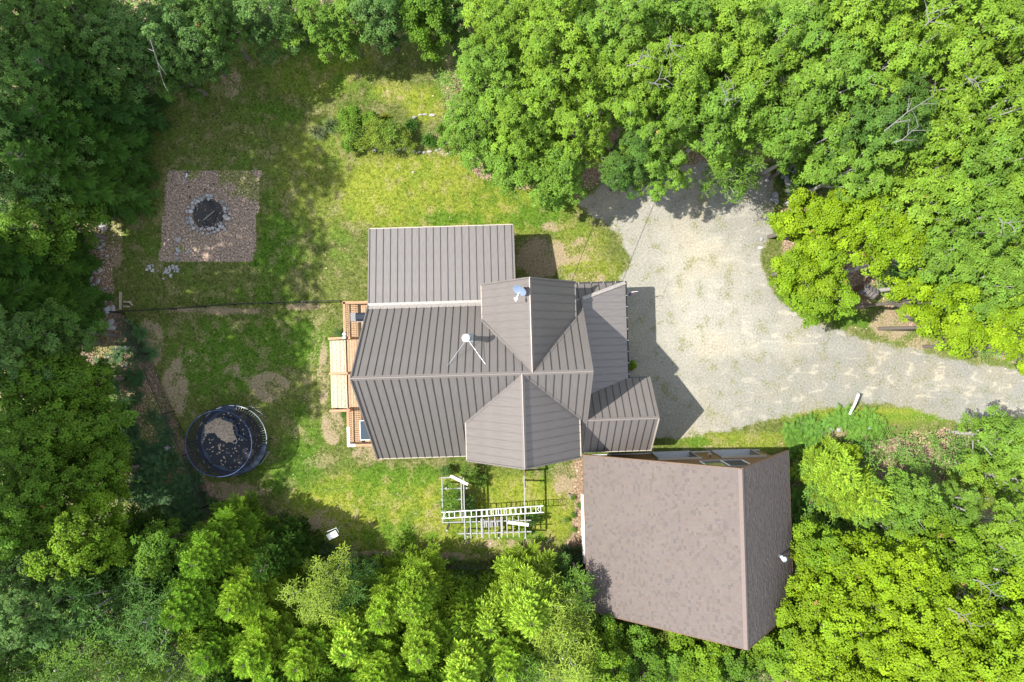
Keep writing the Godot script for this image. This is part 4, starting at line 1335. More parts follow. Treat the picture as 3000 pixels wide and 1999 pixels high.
func make_stone_walls() -> void:
	stone_row("stone_wall", "tumbled old stone wall along the dark hemlocks on the yard edge", "stone wall", [
		[Vector2(-24.766, -7.556), 0.40, 0.5, 0.2], [Vector2(-25.112, -7.074), 0.62, 0.7, 0.6], [Vector2(-25.393, -6.471), 0.4, 0.3, 0.1], [Vector2(-25.192, -6.246), 0.36, 0.28, 0.4], [Vector2(-25.152, -5.973), 0.3, 0.28, 1.1], [Vector2(-25.377, -5.748), 0.34, 0.22, 0.8], [Vector2(-25.248, -5.587), 0.3, 0.2, 0.2], [Vector2(-24.911, -5.25), 0.22, 0.2, 0.5],
		[Vector2(-25.345, -4.768), 0.5, 0.28, 0.5], [Vector2(-25.594, -4.342), 0.8, 0.6, 0.1], [Vector2(-25.955, -3.579), 0.35, 0.7, 0.15], [Vector2(-25.73, -3.434), 0.3, 0.4, 0.4], [Vector2(-25.473, -3.643), 0.26, 0.5, -0.4], [Vector2(-25.248, -3.056), 0.3, 0.2, 0.3], [Vector2(-25.031, -3.217), 0.3, 0.2, 0.1], [Vector2(-25.112, -2.574), 0.42, 0.8, 0.15], [Vector2(-24.846, -1.931), 0.5, 0.62, -0.5], [Vector2(-24.493, -1.971), 0.34, 0.55, 0.3], [Vector2(-24.686, -1.128), 0.55, 0.42, 0.8], [Vector2(-24.653, -0.806), 0.62, 0.34, 0.1], [Vector2(-24.445, -0.364), 0.22, 0.26, 0.6],
		[Vector2(-24.171, 0.439), 0.5, 0.3, 0.6], [Vector2(-23.745, 0.52), 0.36, 0.55, 0.3], [Vector2(-23.721, 1.484), 0.3, 0.3, 0.1], [Vector2(-25.393, -7.596), 0.45, 0.35, 0.3], [Vector2(-25.875, -3.9), 0.3, 0.3, 0.9], [Vector2(-24.87, 1.002), 0.3, 0.2, 0.3],
	], 41)
	stone_row("garden_border", "curved border of small pale stones round the perennial bed", "stone border", [
		[Vector2(-6.018, -13.718), 0.32, 0.28, 0.6], [Vector2(-5.639, -13.932), 0.3, 0.12, 0.2], [Vector2(-5.349, -13.95), 0.34, 0.12, 0.15], [Vector2(-4.902, -13.897), 0.42, 0.2, 0.0], [Vector2(-3.988, -13.361), 0.14, 0.3, 0.1], [Vector2(-3.988, -12.826), 0.1, 0.4, 0.0], [Vector2(-3.979, -12.402), 0.16, 0.3, -0.2], [Vector2(-4.121, -12.112), 0.34, 0.15, 0.7], [Vector2(-4.389, -11.889), 0.3, 0.17, 0.9], [Vector2(-4.612, -11.746), 0.2, 0.15, 0.2], [Vector2(-5.059, -11.657), 0.32, 0.18, 0.1], [Vector2(-5.407, -11.621), 0.24, 0.18, 0.3], [Vector2(-5.706, -11.621), 0.26, 0.16, 0.5], [Vector2(-6.049, -11.675), 0.32, 0.2, 0.2], [Vector2(-6.576, -11.822), 0.3, 0.2, 0.6], [Vector2(-6.933, -11.799), 0.36, 0.16, 0.3], [Vector2(-8.495, -11.755), 0.3, 0.18, 0.2], [Vector2(-9.298, -11.808), 0.22, 0.18, 0.2], [Vector2(-7.424, -11.621), 0.26, 0.14, 0.2], [Vector2(-7.192, -13.451), 0.14, 0.1, 0.2],
	], 42)
	stone_row("boulder_wall", "shaded wall of large grey boulders at the north end of the driveway", "boulder wall", [
		[Vector2(16.463, -10.445), 0.7, 0.5, 0.5], [Vector2(17.052, -10.372), 0.8, 1.0, 0.3], [Vector2(17.457, -10.519), 0.4, 0.8, 0.2], [Vector2(16.905, -9.782), 0.5, 0.8, 0.5], [Vector2(17.015, -9.193), 0.3, 0.4, 0.1], [Vector2(16.647, -10.114), 0.4, 0.4, 0.5], [Vector2(16.205, -8.972), 0.45, 0.5, 0.7], [Vector2(15.984, -8.678), 0.4, 0.3, 0.2], [Vector2(16.279, -8.604), 0.3, 0.5, 0.1], [Vector2(15.69, -9.893), 0.25, 0.2, 0.1], [Vector2(16.426, -10.887), 0.5, 0.4, 0.4], [Vector2(17.163, -10.887), 0.6, 0.5, 0.4],
	], 43)
	stone_row("stone_wall", "low mossy stone wall half hidden among ferns south of the driveway", "stone wall", [
		[Vector2(17.914, 5.16), 0.5, 0.4, 0.3], [Vector2(18.356, 5.602), 0.8, 0.3, 0.05], [Vector2(18.878, 5.618), 0.5, 0.3, 0.1], [Vector2(19.617, 5.441), 0.4, 0.35, 0.4], [Vector2(20.163, 5.441), 0.5, 0.3, 0.2], [Vector2(20.686, 5.281), 0.4, 0.3, 0.2], [Vector2(21.529, 5.481), 0.5, 0.4, 0.1], [Vector2(22.011, 5.361), 0.35, 0.3, 0.3], [Vector2(17.512, 5.763), 0.3, 0.3, 0.3],
	], 44)
	rng.seed = 45
	lone_stone(Vector3(8.662, 0, 18.375), Vector3(0.9, 0.5, 0.7), 0.4, "big smooth grey boulder under the trees below the garage roof")
	lone_stone(Vector3(9.084, 0, 12.375) + Vector3(-14.0, 0, 7.4), Vector3(0.3, 0.2, 0.25), 0.4, "grey stone in the leaf litter at the bottom of the woods")
	lone_stone(Vector3(15.336, 0, -6.262), Vector3(0.24, 0.12, 0.3), 0.4, "flat white stone on the driveway edge, northern one of two")
	lone_stone(Vector3(15.307, 0, -5.746), Vector3(0.36, 0.1, 0.2), 0.1, "flat white stone on the driveway edge, southern one of two")
	lone_stone(Vector3(-3.943, 0, -11.541), Vector3(0.15, 0.1, 0.13), 0.1, "round white stone on the grass outside the border curve")
	lone_stone(Vector3(-6.085, 0, -10.38), Vector3(0.15, 0.09, 0.14), 0.1, "white stone alone on the golden lawn north of the house")
	lone_stone(Vector3(-21.171, 0, 6.576), Vector3(0.9, 0.3, 0.4), 0.1, "long grey rock at the fence foot beside the trampoline")


# ---------- trampoline ----------
func make_trampoline() -> void:
	rng.seed = 51
	var c := Vector3(-16.882, 0.9, 5.983)
	c.y = 0.0
	var t := thing("trampoline", "round trampoline with dark safety net and blue top hoop in the back yard", "trampoline", c)
	var R := 2.10
	var mb := MB.new()
	mb.ring(Vector3(0, 0.9, 0), R, 0.028, 60, 7)
	shape("frame_ring", mb, M.steel_white, t)
	for k in 4:
		var a := TAU * k / 4.0 + 0.6
		mb = MB.new()
		var l := Vector3(cos(a - 0.22), 0, sin(a - 0.22)) * R
		var r := Vector3(cos(a + 0.22), 0, sin(a + 0.22)) * R
		mb.path([l + Vector3.UP * 0.89, l * 1.02 + Vector3.UP * 0.06, r * 1.02 + Vector3.UP * 0.06, r + Vector3.UP * 0.89], 0.022, 0.022, 7)
		shape("leg", mb, M.galvanised, t)
	mb = MB.new()
	var rm := 1.80
	for k in 40:
		var t0 := TAU * k / 40
		var t1 := TAU * (k + 1) / 40
		var a := Vector3(cos(t0) * rm, 0.875, sin(t0) * rm)
		var b := Vector3(cos(t1) * rm, 0.875, sin(t1) * rm)
		mb.tri(Vector3(-0.3, 0.80, 0.1), a, b, Vector3.UP)
		mb.tri(Vector3(-0.3, 0.785, 0.1), a - Vector3.UP * 0.015, b - Vector3.UP * 0.015, Vector3.DOWN)
	shape("jumping_mat", mb, M.mat_fabric, t)
	mb = MB.new()
	for k in 84:
		var a := TAU * k / 84.0
		var d := Vector3(cos(a), 0, sin(a))
		mb.tube(d * 1.81 + Vector3.UP * 0.885, d * (R - 0.02) + Vector3.UP * 0.9, 0.012, 0.012, 5, false)
	var sp := shape("springs", mb, M.silver, t)
	sp.set_meta("kind", "stuff")
	# the worn safety pad covers only parts of the rim and hangs in folds
	for arc in [[0.1, 2.25, 0.95], [2.3, 3.6, 0.94], [3.7, 4.85, 0.93]]:
		mb = MB.new()
		var n := 22
		for k in n:
			var a0: float = lerpf(arc[0], arc[1], float(k) / n)
			var a1: float = lerpf(arc[0], arc[1], float(k + 1) / n)
			var w0: float = arc[2] + 0.02 * sin(a0 * 17.0)
			var w1: float = arc[2] + 0.02 * sin(a1 * 17.0)
			var d0 := Vector3(cos(a0), 0, sin(a0))
			var d1 := Vector3(cos(a1), 0, sin(a1))
			mb.quad(d0 * (1.72 + 0.08 * sin(a0 * 9.0)) + Vector3.UP * 0.9, d1 * (1.72 + 0.08 * sin(a1 * 9.0)) + Vector3.UP * 0.9, d1 * 2.13 + Vector3.UP * w1, d0 * 2.13 + Vector3.UP * w0, Vector3.UP)
			mb.quad(d0 * 2.13 + Vector3.UP * w0, d1 * 2.13 + Vector3.UP * w1, d1 * 2.16 + Vector3.UP * (w1 - 0.12), d0 * 2.16 + Vector3.UP * (w0 - 0.12), d0)
		shape("safety_pad", mb, M.pad_blue, t)
	# folds of loose pad lying on the mat
	for fold in [[Vector3(0.15, 0.9, -1.15), Vector3(-0.45, 0.9, -1.32), 0.16], [Vector3(0.25, 0.9, -1.05), Vector3(0.35, 0.9, -0.35), 0.14], [Vector3(0.3, 0.9, -0.4), Vector3(1.0, 0.9, 0.05), 0.13]]:
		mb = MB.new()
		var a: Vector3 = fold[0]
		var b: Vector3 = fold[1]
		var pts := []
		for k in 7:
			pts.append(a.lerp(b, k / 6.0) + Vector3(sin(k * 2.1), 0.2 * sin(k * 1.3), cos(k * 1.7)) * 0.05)
		mb.path(pts, fold[2], fold[2] * 0.6, 7)
		shape("loose_fold", mb, M.pad_blue, t)
	# the top hoop leans a little towards the fence
	var hoop := Vector3(-16.923, 2.65, 5.916) - c
	var rt := 1.915
	mb = MB.new()
	mb.ring(hoop, rt, 0.020, 60, 6)
	shape("top_hoop", mb, M.ring_blue, t)
	for k in 6:
		var a := TAU * k / 6.0
		var d := Vector3(cos(a), 0, sin(a))
		var foot := d * (R + 0.03) + Vector3.UP * 0.12
		var head := hoop + d * (rt + 0.03)
		head.y = 2.72
		mb = MB.new()
		mb.path([foot, d * (R + 0.035) + Vector3.UP * 1.0, d * (R + 0.03) * 0.99 + Vector3.UP * 1.9, head], 0.03, 0.03, 8)
		shape("net_pole", mb, M.black_soft, t)
	mb = MB.new()
	var rows := [[0.9, 1.86, 0.0], [1.4, 1.84, 0.15], [2.0, 1.86, 0.55], [2.65, rt, 1.0]]
	for j in 3:
		for k in 48:
			var q := []
			for c2 in [[j, k], [j, k + 1], [j + 1, k + 1], [j + 1, k]]:
				var a: float = TAU * c2[1] / 48.0
				var w: Array = rows[c2[0]]
				var bulge: float = 0.05 * sin(a * 6.0) * sin(PI * c2[0] / 3.0)
				q.append(Vector3(hoop.x, 0, hoop.z) * w[2] + Vector3(cos(a) * (w[1] + bulge), w[0], sin(a) * (w[1] + bulge)))
			mb.quad(q[0], q[1], q[2], q[3], Vector3(cos(TAU * k / 48.0), 0, sin(TAU * k / 48.0)))
	shape("safety_net", mb, M.net, t)
	mb = MB.new()
	for k in 10:
		var a := TAU * k / 10.0
		if k in [6, 7]:
			continue
		mb.box(Vector3(0.13, 0.846, 0.02) + Vector3(cos(a), 0, sin(a)) * 0.16, Vector3(0.07, 0.006, 0.03), Basis(Vector3.UP, -a + PI / 2))
	shape("mat_emblem", mb, M.white_paint, t)
	# fallen leaves caught on the mat
	var lf := MB.new()
	lf.leaf(Vector3(-0.05, 0.0, 0), Vector3.RIGHT, Vector3.UP, 0.10, 0.07, 0.1)
	var area := PackedVector2Array([Vector2(-19.099, 6.371), Vector2(-19.043, 5.567), Vector2(-18.738, 4.965), Vector2(-18.336, 4.764), Vector2(-17.975, 4.788), Vector2(-17.613, 4.949), Vector2(-17.251, 4.965), Vector2(-17.171, 5.527), Vector2(-17.01, 6.009), Vector2(-17.251, 6.21), Vector2(-17.613, 6.21), Vector2(-18.135, 5.849), Vector2(-18.296, 5.608), Vector2(-18.778, 5.688), Vector2(-18.979, 6.09)])
	var where := []
	var tints := PackedColorArray()
	var tries := 0
	while where.size() < 2300 and tries < 40000:
		tries += 1
		var p := Vector2(rng.randf_range(c.x - 2.4, c.x + 1.8), rng.randf_range(c.z - 2.0, c.z + 2.2))
		var local := Vector2(p.x - c.x, p.y - c.z) * 0.979
		var inside := Geometry2D.is_point_in_polygon(p, area)
		if not inside and not (rng.randf() < 0.012 and Vector2(p.x * 0.979 - c.x, p.y * 0.979 - c.z).length() < 1.7):
			continue
		var q := Vector3(p.x * 0.979, 0.868 + rng.randf() * 0.03, p.y * 0.979)
		var s := rng.randf_range(0.8, 1.5)
		var tilt := Basis(Vector3(rng.randf_range(-1, 1), 0, rng.randf_range(-1, 1)).normalized(), rng.randf_range(0.0, 0.7))
		where.append(Transform3D((tilt * Basis(Vector3.UP, rng.randf() * TAU)).scaled(Vector3(s, s, s)), q))
		var f := rng.randf_range(0.7, 1.4)
		tints.append(Color(0.36 * f, 0.26 * f, 0.18 * f).lerp(Color(0.46 * f, 0.38 * f, 0.29 * f), rng.randf()))
	var ll := many("leaf_litter", lf.mesh(M.dry_leaf), where, tints)
	tag(ll, "drift of dry brown leaves lying on the trampoline mat", "fallen leaves", "", "stuff")


# ---------- fence ----------
func fence(label: String, pts: Array, tall: float, mesh_mat: Material, gap: float, lean := Vector3.ZERO) -> void:
	var f := thing("wire_fence", label, "fence")
	for k in pts.size() - 1:
		var a: Vector3 = pts[k]
		var b: Vector3 = pts[k + 1]
		var n := maxi(1, int(round(a.distance_to(b) / gap)))
		for j in n:
			var p := a.lerp(b, float(j) / n)
			var q := a.lerp(b, float(j + 1) / n)
			trim("post", f, p, p + Vector3.UP * (tall + 0.05) + lean, 0.06, 0.06, M.black_metal, Vector3.RIGHT)
			var mb := MB.new()
			mb.quad(p + Vector3.UP * 0.04, q + Vector3.UP * 0.04, q + Vector3.UP * tall + lean, p + Vector3.UP * tall + lean, (q - p).cross(Vector3.UP))
			shape("wire_mesh", mb, mesh_mat, f)
			mb = MB.new()
			mb.tube(p + Vector3.UP * tall + lean, q + Vector3.UP * tall + lean, 0.024, 0.024, 5, false)
			shape("top_wire", mb, M.black_metal, f)
	var e: Vector3 = pts[pts.size() - 1]
	trim("post", f, e, e + Vector3.UP * (tall + 0.05) + lean, 0.045, 0.045, M.black_metal, Vector3.RIGHT)


func make_fences() -> void:
	fence("black mesh fence running straight from the stone wall to the deck corner", [Vector3(-24.177, 0, -1.768), Vector3(-20.626, 0, -1.945), Vector3(-17.01, 0, -2.226), Vector3(-10.382, 0, -2.443)], 1.05, M.fence_mesh, 2.4)
	fence("green black wire fence bending past the trampoline along the woods", [Vector3(-23.84, 0, -1.72), Vector3(-22.273, 0, 0.803), Vector3(-20.771, 0, 4.322), Vector3(-19.581, 0, 6.813), Vector3(-18.495, 0, 9.98), Vector3(-15.231, 0, 11.585), Vector3(-12.662, 0, 13.03), Vector3(-11.366, 0, 13.351)], 1.5, M.fence_wire_mesh, 3.2)
	fence("wire fence along the sunlit southern hedge of young pines", [Vector3(-11.366, 0, 13.351), Vector3(-6.332, 0, 13.459), Vector3(-1.245, 0, 13.539), Vector3(4.378, 0, 13.7)], 1.4, M.fence_wire_mesh, 3.0)
	var mb := MB.new()
	mb.bar(Vector3(-24.057, 0.06, -3.012), Vector3(-24.073, 0.06, -1.928), 0.14, 0.09)
	tag(shape("timber_beam", mb, M.stick_wood, self), "tan timber lying at the corner post of the black mesh fence", "timber")
	for k in 3:
		mb = MB.new()
		var a: Vector3 = [Vector3(-23.878, 0.05, -2.41), Vector3(-23.557, 0.05, -2.435), Vector3(-23.878, 0.05, -2.113)][k]
		var b: Vector3 = [Vector3(-23.396, 0.05, -2.386), Vector3(-23.316, 0.05, -2.17), Vector3(-23.476, 0.05, -2.113)][k]
		mb.path([a, a.lerp(b, 0.5) + Vector3.UP * 0.02, b], 0.07, 0.06, 7)
		tag(shape("firewood_log", mb, M.stick_wood, self), ["pale split log by the fence corner, northern one", "pale split log by the fence corner, turned across the others", "pale split log by the fence corner, nearest the fence"][k], "log", "split logs at the fence corner")


# ---------- garden structure, ladder and odds and ends ----------
func make_pergola() -> void:
	var p := thing("pergola", "weathered grey pole pergola over green bushes south of the house", "pergola")
	var h := 1.85
	var beams := [
		[Vector3(0.704, 1.85, 7.902), Vector3(0.789, 1.85, 11.558), 0.06], [Vector3(-2.856, 1.85, 8.033), Vector3(-2.76, 1.85, 11.681), 0.06],
		[Vector3(-3.01, 1.75, 8.037), Vector3(-2.933, 1.75, 10.625), 0.06], [Vector3(-4.134, 1.75, 8.091), Vector3(-4.076, 1.75, 10.721), 0.055],
		[Vector3(-3.161, 1.78, 11.355), Vector3(1.148, 1.78, 11.225), 0.065], [Vector3(-4.066, 1.78, 10.694), Vector3(1.129, 1.78, 10.559), 0.06],
	]
	for b in beams:
		trim("beam", p, b[0], b[1], b[2], 0.09, M.grey_wood)
	for y in [[268, 255], [442, 428], [612, 596], [780, 765]]:
		var a := Vector3((1250 + 215 / 5.2267 - 1500) * 0.02012, 1.72, (1350 + y[0] / 5.2267 - 1000) * 0.02012)
		var b := Vector3((1250 + 540 / 5.2267 - 1500) * 0.02012, 1.72, (1350 + y[1] / 5.2267 - 1000) * 0.02012)
		trim("crosspiece", p, a, b, 0.06, 0.05, M.grey_wood)
	for x in [670, 765, 855, 950, 1045, 1138, 1228, 1320, 1410]:
		var lift: float = (x - 590) * -0.035
		var a := Vector3((1250 + (x - 6) / 5.2267 - 1500) * 0.02005, 1.86, (1350 + (880 + lift) / 5.2267 - 1000) * 0.02005)
		var b := Vector3((1250 + (x + 8) / 5.2267 - 1500) * 0.02005, 1.86, (1350 + (1205 + lift) / 5.2267 - 1000) * 0.02005)
		trim("rafter", p, a, b, 0.055, 0.06, M.grey_wood)
	for b in [[Vector3(-1.798, 1.9, 10.432), Vector3(-1.767, 1.9, 11.552), 0.10], [Vector3(-0.593, 1.9, 10.309), Vector3(-0.574, 1.9, 11.41), 0.07]]:
		trim("board", p, b[0], b[1], b[2], 0.03, M.grey_wood)
	for q in [Vector3(0.757, 0, 8.555), Vector3(0.777, 0, 11.609), Vector3(-2.679, 0, 8.676), Vector3(-2.638, 0, 11.529), Vector3(-3.884, 0, 8.676), Vector3(-3.844, 0, 11.167), Vector3(-0.79, 0, 11.609)]:
		trim("post", p, q, q + Vector3.UP * 1.8, 0.10, 0.10, M.grey_wood, Vector3.RIGHT)
	trim("post", p, Vector3(0.809, 0, 7.953), Vector3(0.771, 1.95, 7.832), 0.10, 0.10, M.brown_wood, Vector3.RIGHT)
	trim("beam", p, Vector3(0.664, 1.95, 7.438), Vector3(0.771, 1.95, 7.852), 0.09, 0.12, M.brown_wood)
	# planks laid on top
	for k in 2:
		var mb := MB.new()
		mb.bar([Vector3(-3.622, 1.92, 7.927), Vector3(-0.248, 1.96, 10.627)][k], [Vector3(-2.587, 1.92, 8.425), Vector3(0.978, 1.96, 10.791)][k], [0.16, 0.18][k], 0.035)
		tag(shape("plank", mb, M.pale_wood, self), ["pale plank lying slantwise on the north end of the pergola", "pale cracked plank lying across the south rafters of the pergola"][k], "plank")
	# ladder
	var l := thing("extension_ladder", "long aluminium extension ladder lying flat on top of the pergola", "ladder")
	var a0 := Vector3(-4.133, 1.95, 10.055)
	var a1 := Vector3(1.844, 1.95, 9.66)
	var b0 := Vector3(-4.125, 1.95, 10.411)
	var b1 := Vector3(1.871, 1.95, 10.043)
	for r in [[a0.lerp(a1, 0.0), a0.lerp(a1, 0.78), 0.0], [b0, b0.lerp(b1, 0.78), 0.0], [a0.lerp(a1, 0.27), a1, 0.035], [b0.lerp(b1, 0.27), b1, 0.035]]:
		trim("side_rail", l, r[0] + Vector3.UP * r[2], r[1] + Vector3.UP * r[2], 0.045, 0.075, M.aluminium)
	var n := 15
	for k in n:
		var f := 0.02 + 0.755 * k / (n - 1)
		var mb := MB.new()
		mb.tube(a0.lerp(a1, f), b0.lerp(b1, f), 0.018, 0.018, 7)
		shape("rung", mb, M.aluminium, l)
	for k in n:
		var f := 0.292 + 0.68 * k / (n - 1)
		var mb := MB.new()
		mb.tube(a0.lerp(a1, f) + Vector3.UP * 0.04, b0.lerp(b1, f) + Vector3.UP * 0.04, 0.018, 0.018, 7)
		shape("rung", mb, M.aluminium, l)
	for s in [0.0, 0.92]:
		trim("brace", l, a0.lerp(a1, s + 0.045) + Vector3.UP * 0.03, a0.lerp(b0, 0.5).lerp(a1.lerp(b1, 0.5), s + 0.02) + Vector3.UP * 0.03, 0.025, 0.02, M.aluminium)
		trim("brace", l, b0.lerp(b1, s + 0.045) + Vector3.UP * 0.03, a0.lerp(b0, 0.5).lerp(a1.lerp(b1, 0.5), s + 0.02) + Vector3.UP * 0.03, 0.025, 0.02, M.aluminium)
	# slatted bench under it
	var be := thing("slatted_bench", "grey slatted bench standing in the shade under the pergola", "bench")
	var c := Vector3(-1.217, 0.5, 10.974)
	var tilt := Basis(Vector3.UP, 0.03)
	for k in 9:
		var mb := MB.new()
		mb.box(c + tilt * Vector3(-0.45 + k * 0.112, 0, 0.13), Vector3(0.07, 0.03, 0.42), tilt)
		shape("slat", mb, M.grey_wood, be)
	for k in 4:
		var mb := MB.new()
		mb.box(c + tilt * Vector3(0, 0.12 + k * 0.1, -0.14 - k * 0.03), Vector3(1.05, 0.07, 0.025), tilt)
		shape("slat", mb, M.brown_wood, be)
	for x in [-0.48, 0.48]:
		trim("leg", be, c + tilt * Vector3(x, -0.5, 0.3), c + tilt * Vector3(x, -0.02, 0.3), 0.07, 0.07, M.grey_wood, Vector3.RIGHT)
		trim("leg", be, c + tilt * Vector3(x, -0.5, -0.1), c + tilt * Vector3(x, 0.5, -0.24), 0.07, 0.07, M.grey_wood, Vector3.RIGHT)
	# white panel antenna on its pole
	var an := thing("panel_antenna", "white rectangular antenna panel on a thin pole in the lower lawn", "antenna")
	var mb := MB.new()
	mb.tube(Vector3(-10.39, 0, 11.227), Vector3(-10.313, 2.42, 11.144), 0.022, 0.018, 8)
	shape("pole", mb, M.galvanised, an)
	mb = MB.new()
	var yaw := Basis(Vector3.UP, deg_to_rad(28)) * Basis(Vector3.RIGHT, 0.15)
	mb.box(Vector3(-10.385, 2.56, 11.23), Vector3(0.60, 0.035, 0.36), yaw)
	shape("panel", mb, M.white_paint, an)
	mb = MB.new()
	var cc := Vector3(-10.347, 2.48, 11.135)
	mb.bar(cc + yaw * Vector3(-0.28, 0, -0.26), cc + yaw * Vector3(0.3, 0, -0.2), 0.025, 0.02)
	mb.bar(cc + yaw * Vector3(0.3, 0, -0.26), cc + yaw * Vector3(0.3, 0, 0.1), 0.025, 0.02)
	shape("bracket", mb, M.galvanised, an)
	mb = MB.new()
	mb.tube(Vector3(-10.678, 2.5, 11.516), Vector3(-11.722, 0.6, 13.108), 0.008, 0.008, 5)
	shape("guy_wire", mb, M.galvanised, an)
	# boards leaning by the garage wall
	for k in 3:
		mb = MB.new()
		var a: Vector3 = [Vector3(4.258, 0.35, 9.343), Vector3(4.305, 0.7, 9.311), Vector3(4.446, 0.5, 11.116)][k]
		var b: Vector3 = [Vector3(4.351, 0.35, 13.62), Vector3(4.388, 0.7, 13.459), Vector3(4.502, 0.5, 13.664)][k]
		mb.bar(a, b, [0.10, 0.09, 0.07][k], 0.03)
		mb.bar(a.lerp(b, 0.1) - Vector3.UP * a.y, a.lerp(b, 0.1), 0.05, 0.05, Vector3.RIGHT)
		mb.bar(a.lerp(b, 0.9) - Vector3.UP * a.y, a.lerp(b, 0.9), 0.05, 0.05, Vector3.RIGHT)
		tag(shape("white_board", mb, M.white_paint, self), ["long white board low beside the garage eave, outermost one", "long white board beside the garage eave, highest one", "short white board tucked nearest the garage wall"][k], "board", "white boards stored along the garage")
	mb = MB.new()
	mb.path([Vector3(6.786, 0.3, 17.425), Vector3(7.475, 0.35, 17.292), Vector3(8.247, 0.3, 17.201)], 0.04, 0.03, 7)
	tag(shape("birch_pole", mb, M.pale_bark, self), "pale bare pole lying in the brush under the garage gable", "pole")
	mb = MB.new()
	mb.path([Vector3(20.879, 0.9, 3.202), Vector3(20.75, 0.75, 3.766), Vector3(20.51, 0.55, 4.458)], 0.085, 0.06, 9)
	tag(shape("birch_log", mb, M.white_paint, self), "white birch log jutting from the ferns onto the gravel driveway", "log")
	mb = MB.new()
	mb.bar(Vector3(2.103, 0.03, 12.414), Vector3(2.442, 0.03, 12.084), 0.09, 0.04)
	tag(shape("wood_scrap", mb, M.stick_wood, self), "short tan board scrap on the grass between pergola and garage", "board")
	# wood shed roof under the maples
	var s := thing("pump_shed", "tiny shed with dark grey metal roof tucked between the maples", "shed")
	var q := [Vector3(20.696, 1.2, -2.909), Vector3(21.164, 1.2, -3.471), Vector3(21.913, 1.2, -3.065), Vector3(21.617, 1.2, -2.464)]
	var e1: Vector3 = (q[2] - q[1]).normalized()
	var ctr: Vector3 = (q[0] + q[1] + q[2] + q[3]) * 0.25
	var rt := part("roof", s)
	var r0: Vector3 = q[0].lerp(q[1], 0.45) + Vector3.UP * 0.3
	var r1: Vector3 = q[3].lerp(q[2], 0.45) + Vector3.UP * 0.3
	roof(rt, [q[0], q[3], r1, r0], (q[3] - q[0]), 0.22, 0.1, M.roof_metal)
	roof(rt, [q[1], q[2], r1, r0], (q[2] - q[1]), 0.22, 0.1, M.roof_metal)
	wall_block(s, "wall", [Vector2(ctr.x, ctr.z) + (Vector2(q[0].x, q[0].z) - Vector2(ctr.x, ctr.z)) * 0.85, Vector2(ctr.x, ctr.z) + (Vector2(q[1].x, q[1].z) - Vector2(ctr.x, ctr.z)) * 0.85, Vector2(ctr.x, ctr.z) + (Vector2(q[2].x, q[2].z) - Vector2(ctr.x, ctr.z)) * 0.85, Vector2(ctr.x, ctr.z) + (Vector2(q[3].x, q[3].z) - Vector2(ctr.x, ctr.z)) * 0.85], 0.0, [1.2, 1.2, 1.2, 1.2], M.brown_wood)
	# overhead cable
	mb = MB.new()
	var ca := Vector3(3.289, 4.6, -3.316)
	var cb := Vector3(5.81, 4.7, -8.917) + Vector3(2.2, 0.6, -6.5)
	var pts := []
	for k in 21:
		var f := k / 20.0
		pts.append(ca.lerp(cb, f) - Vector3.UP * 0.5 * 4.0 * f * (1.0 - f) * 0.4)
	mb.path(pts, 0.016, 0.016, 5)
	tag(shape("overhead_cable", mb, M.black_soft, self), "thin black service cable stretched from the north dormer into the oaks", "cable")


# ---------- plants ----------
var sprays := {}


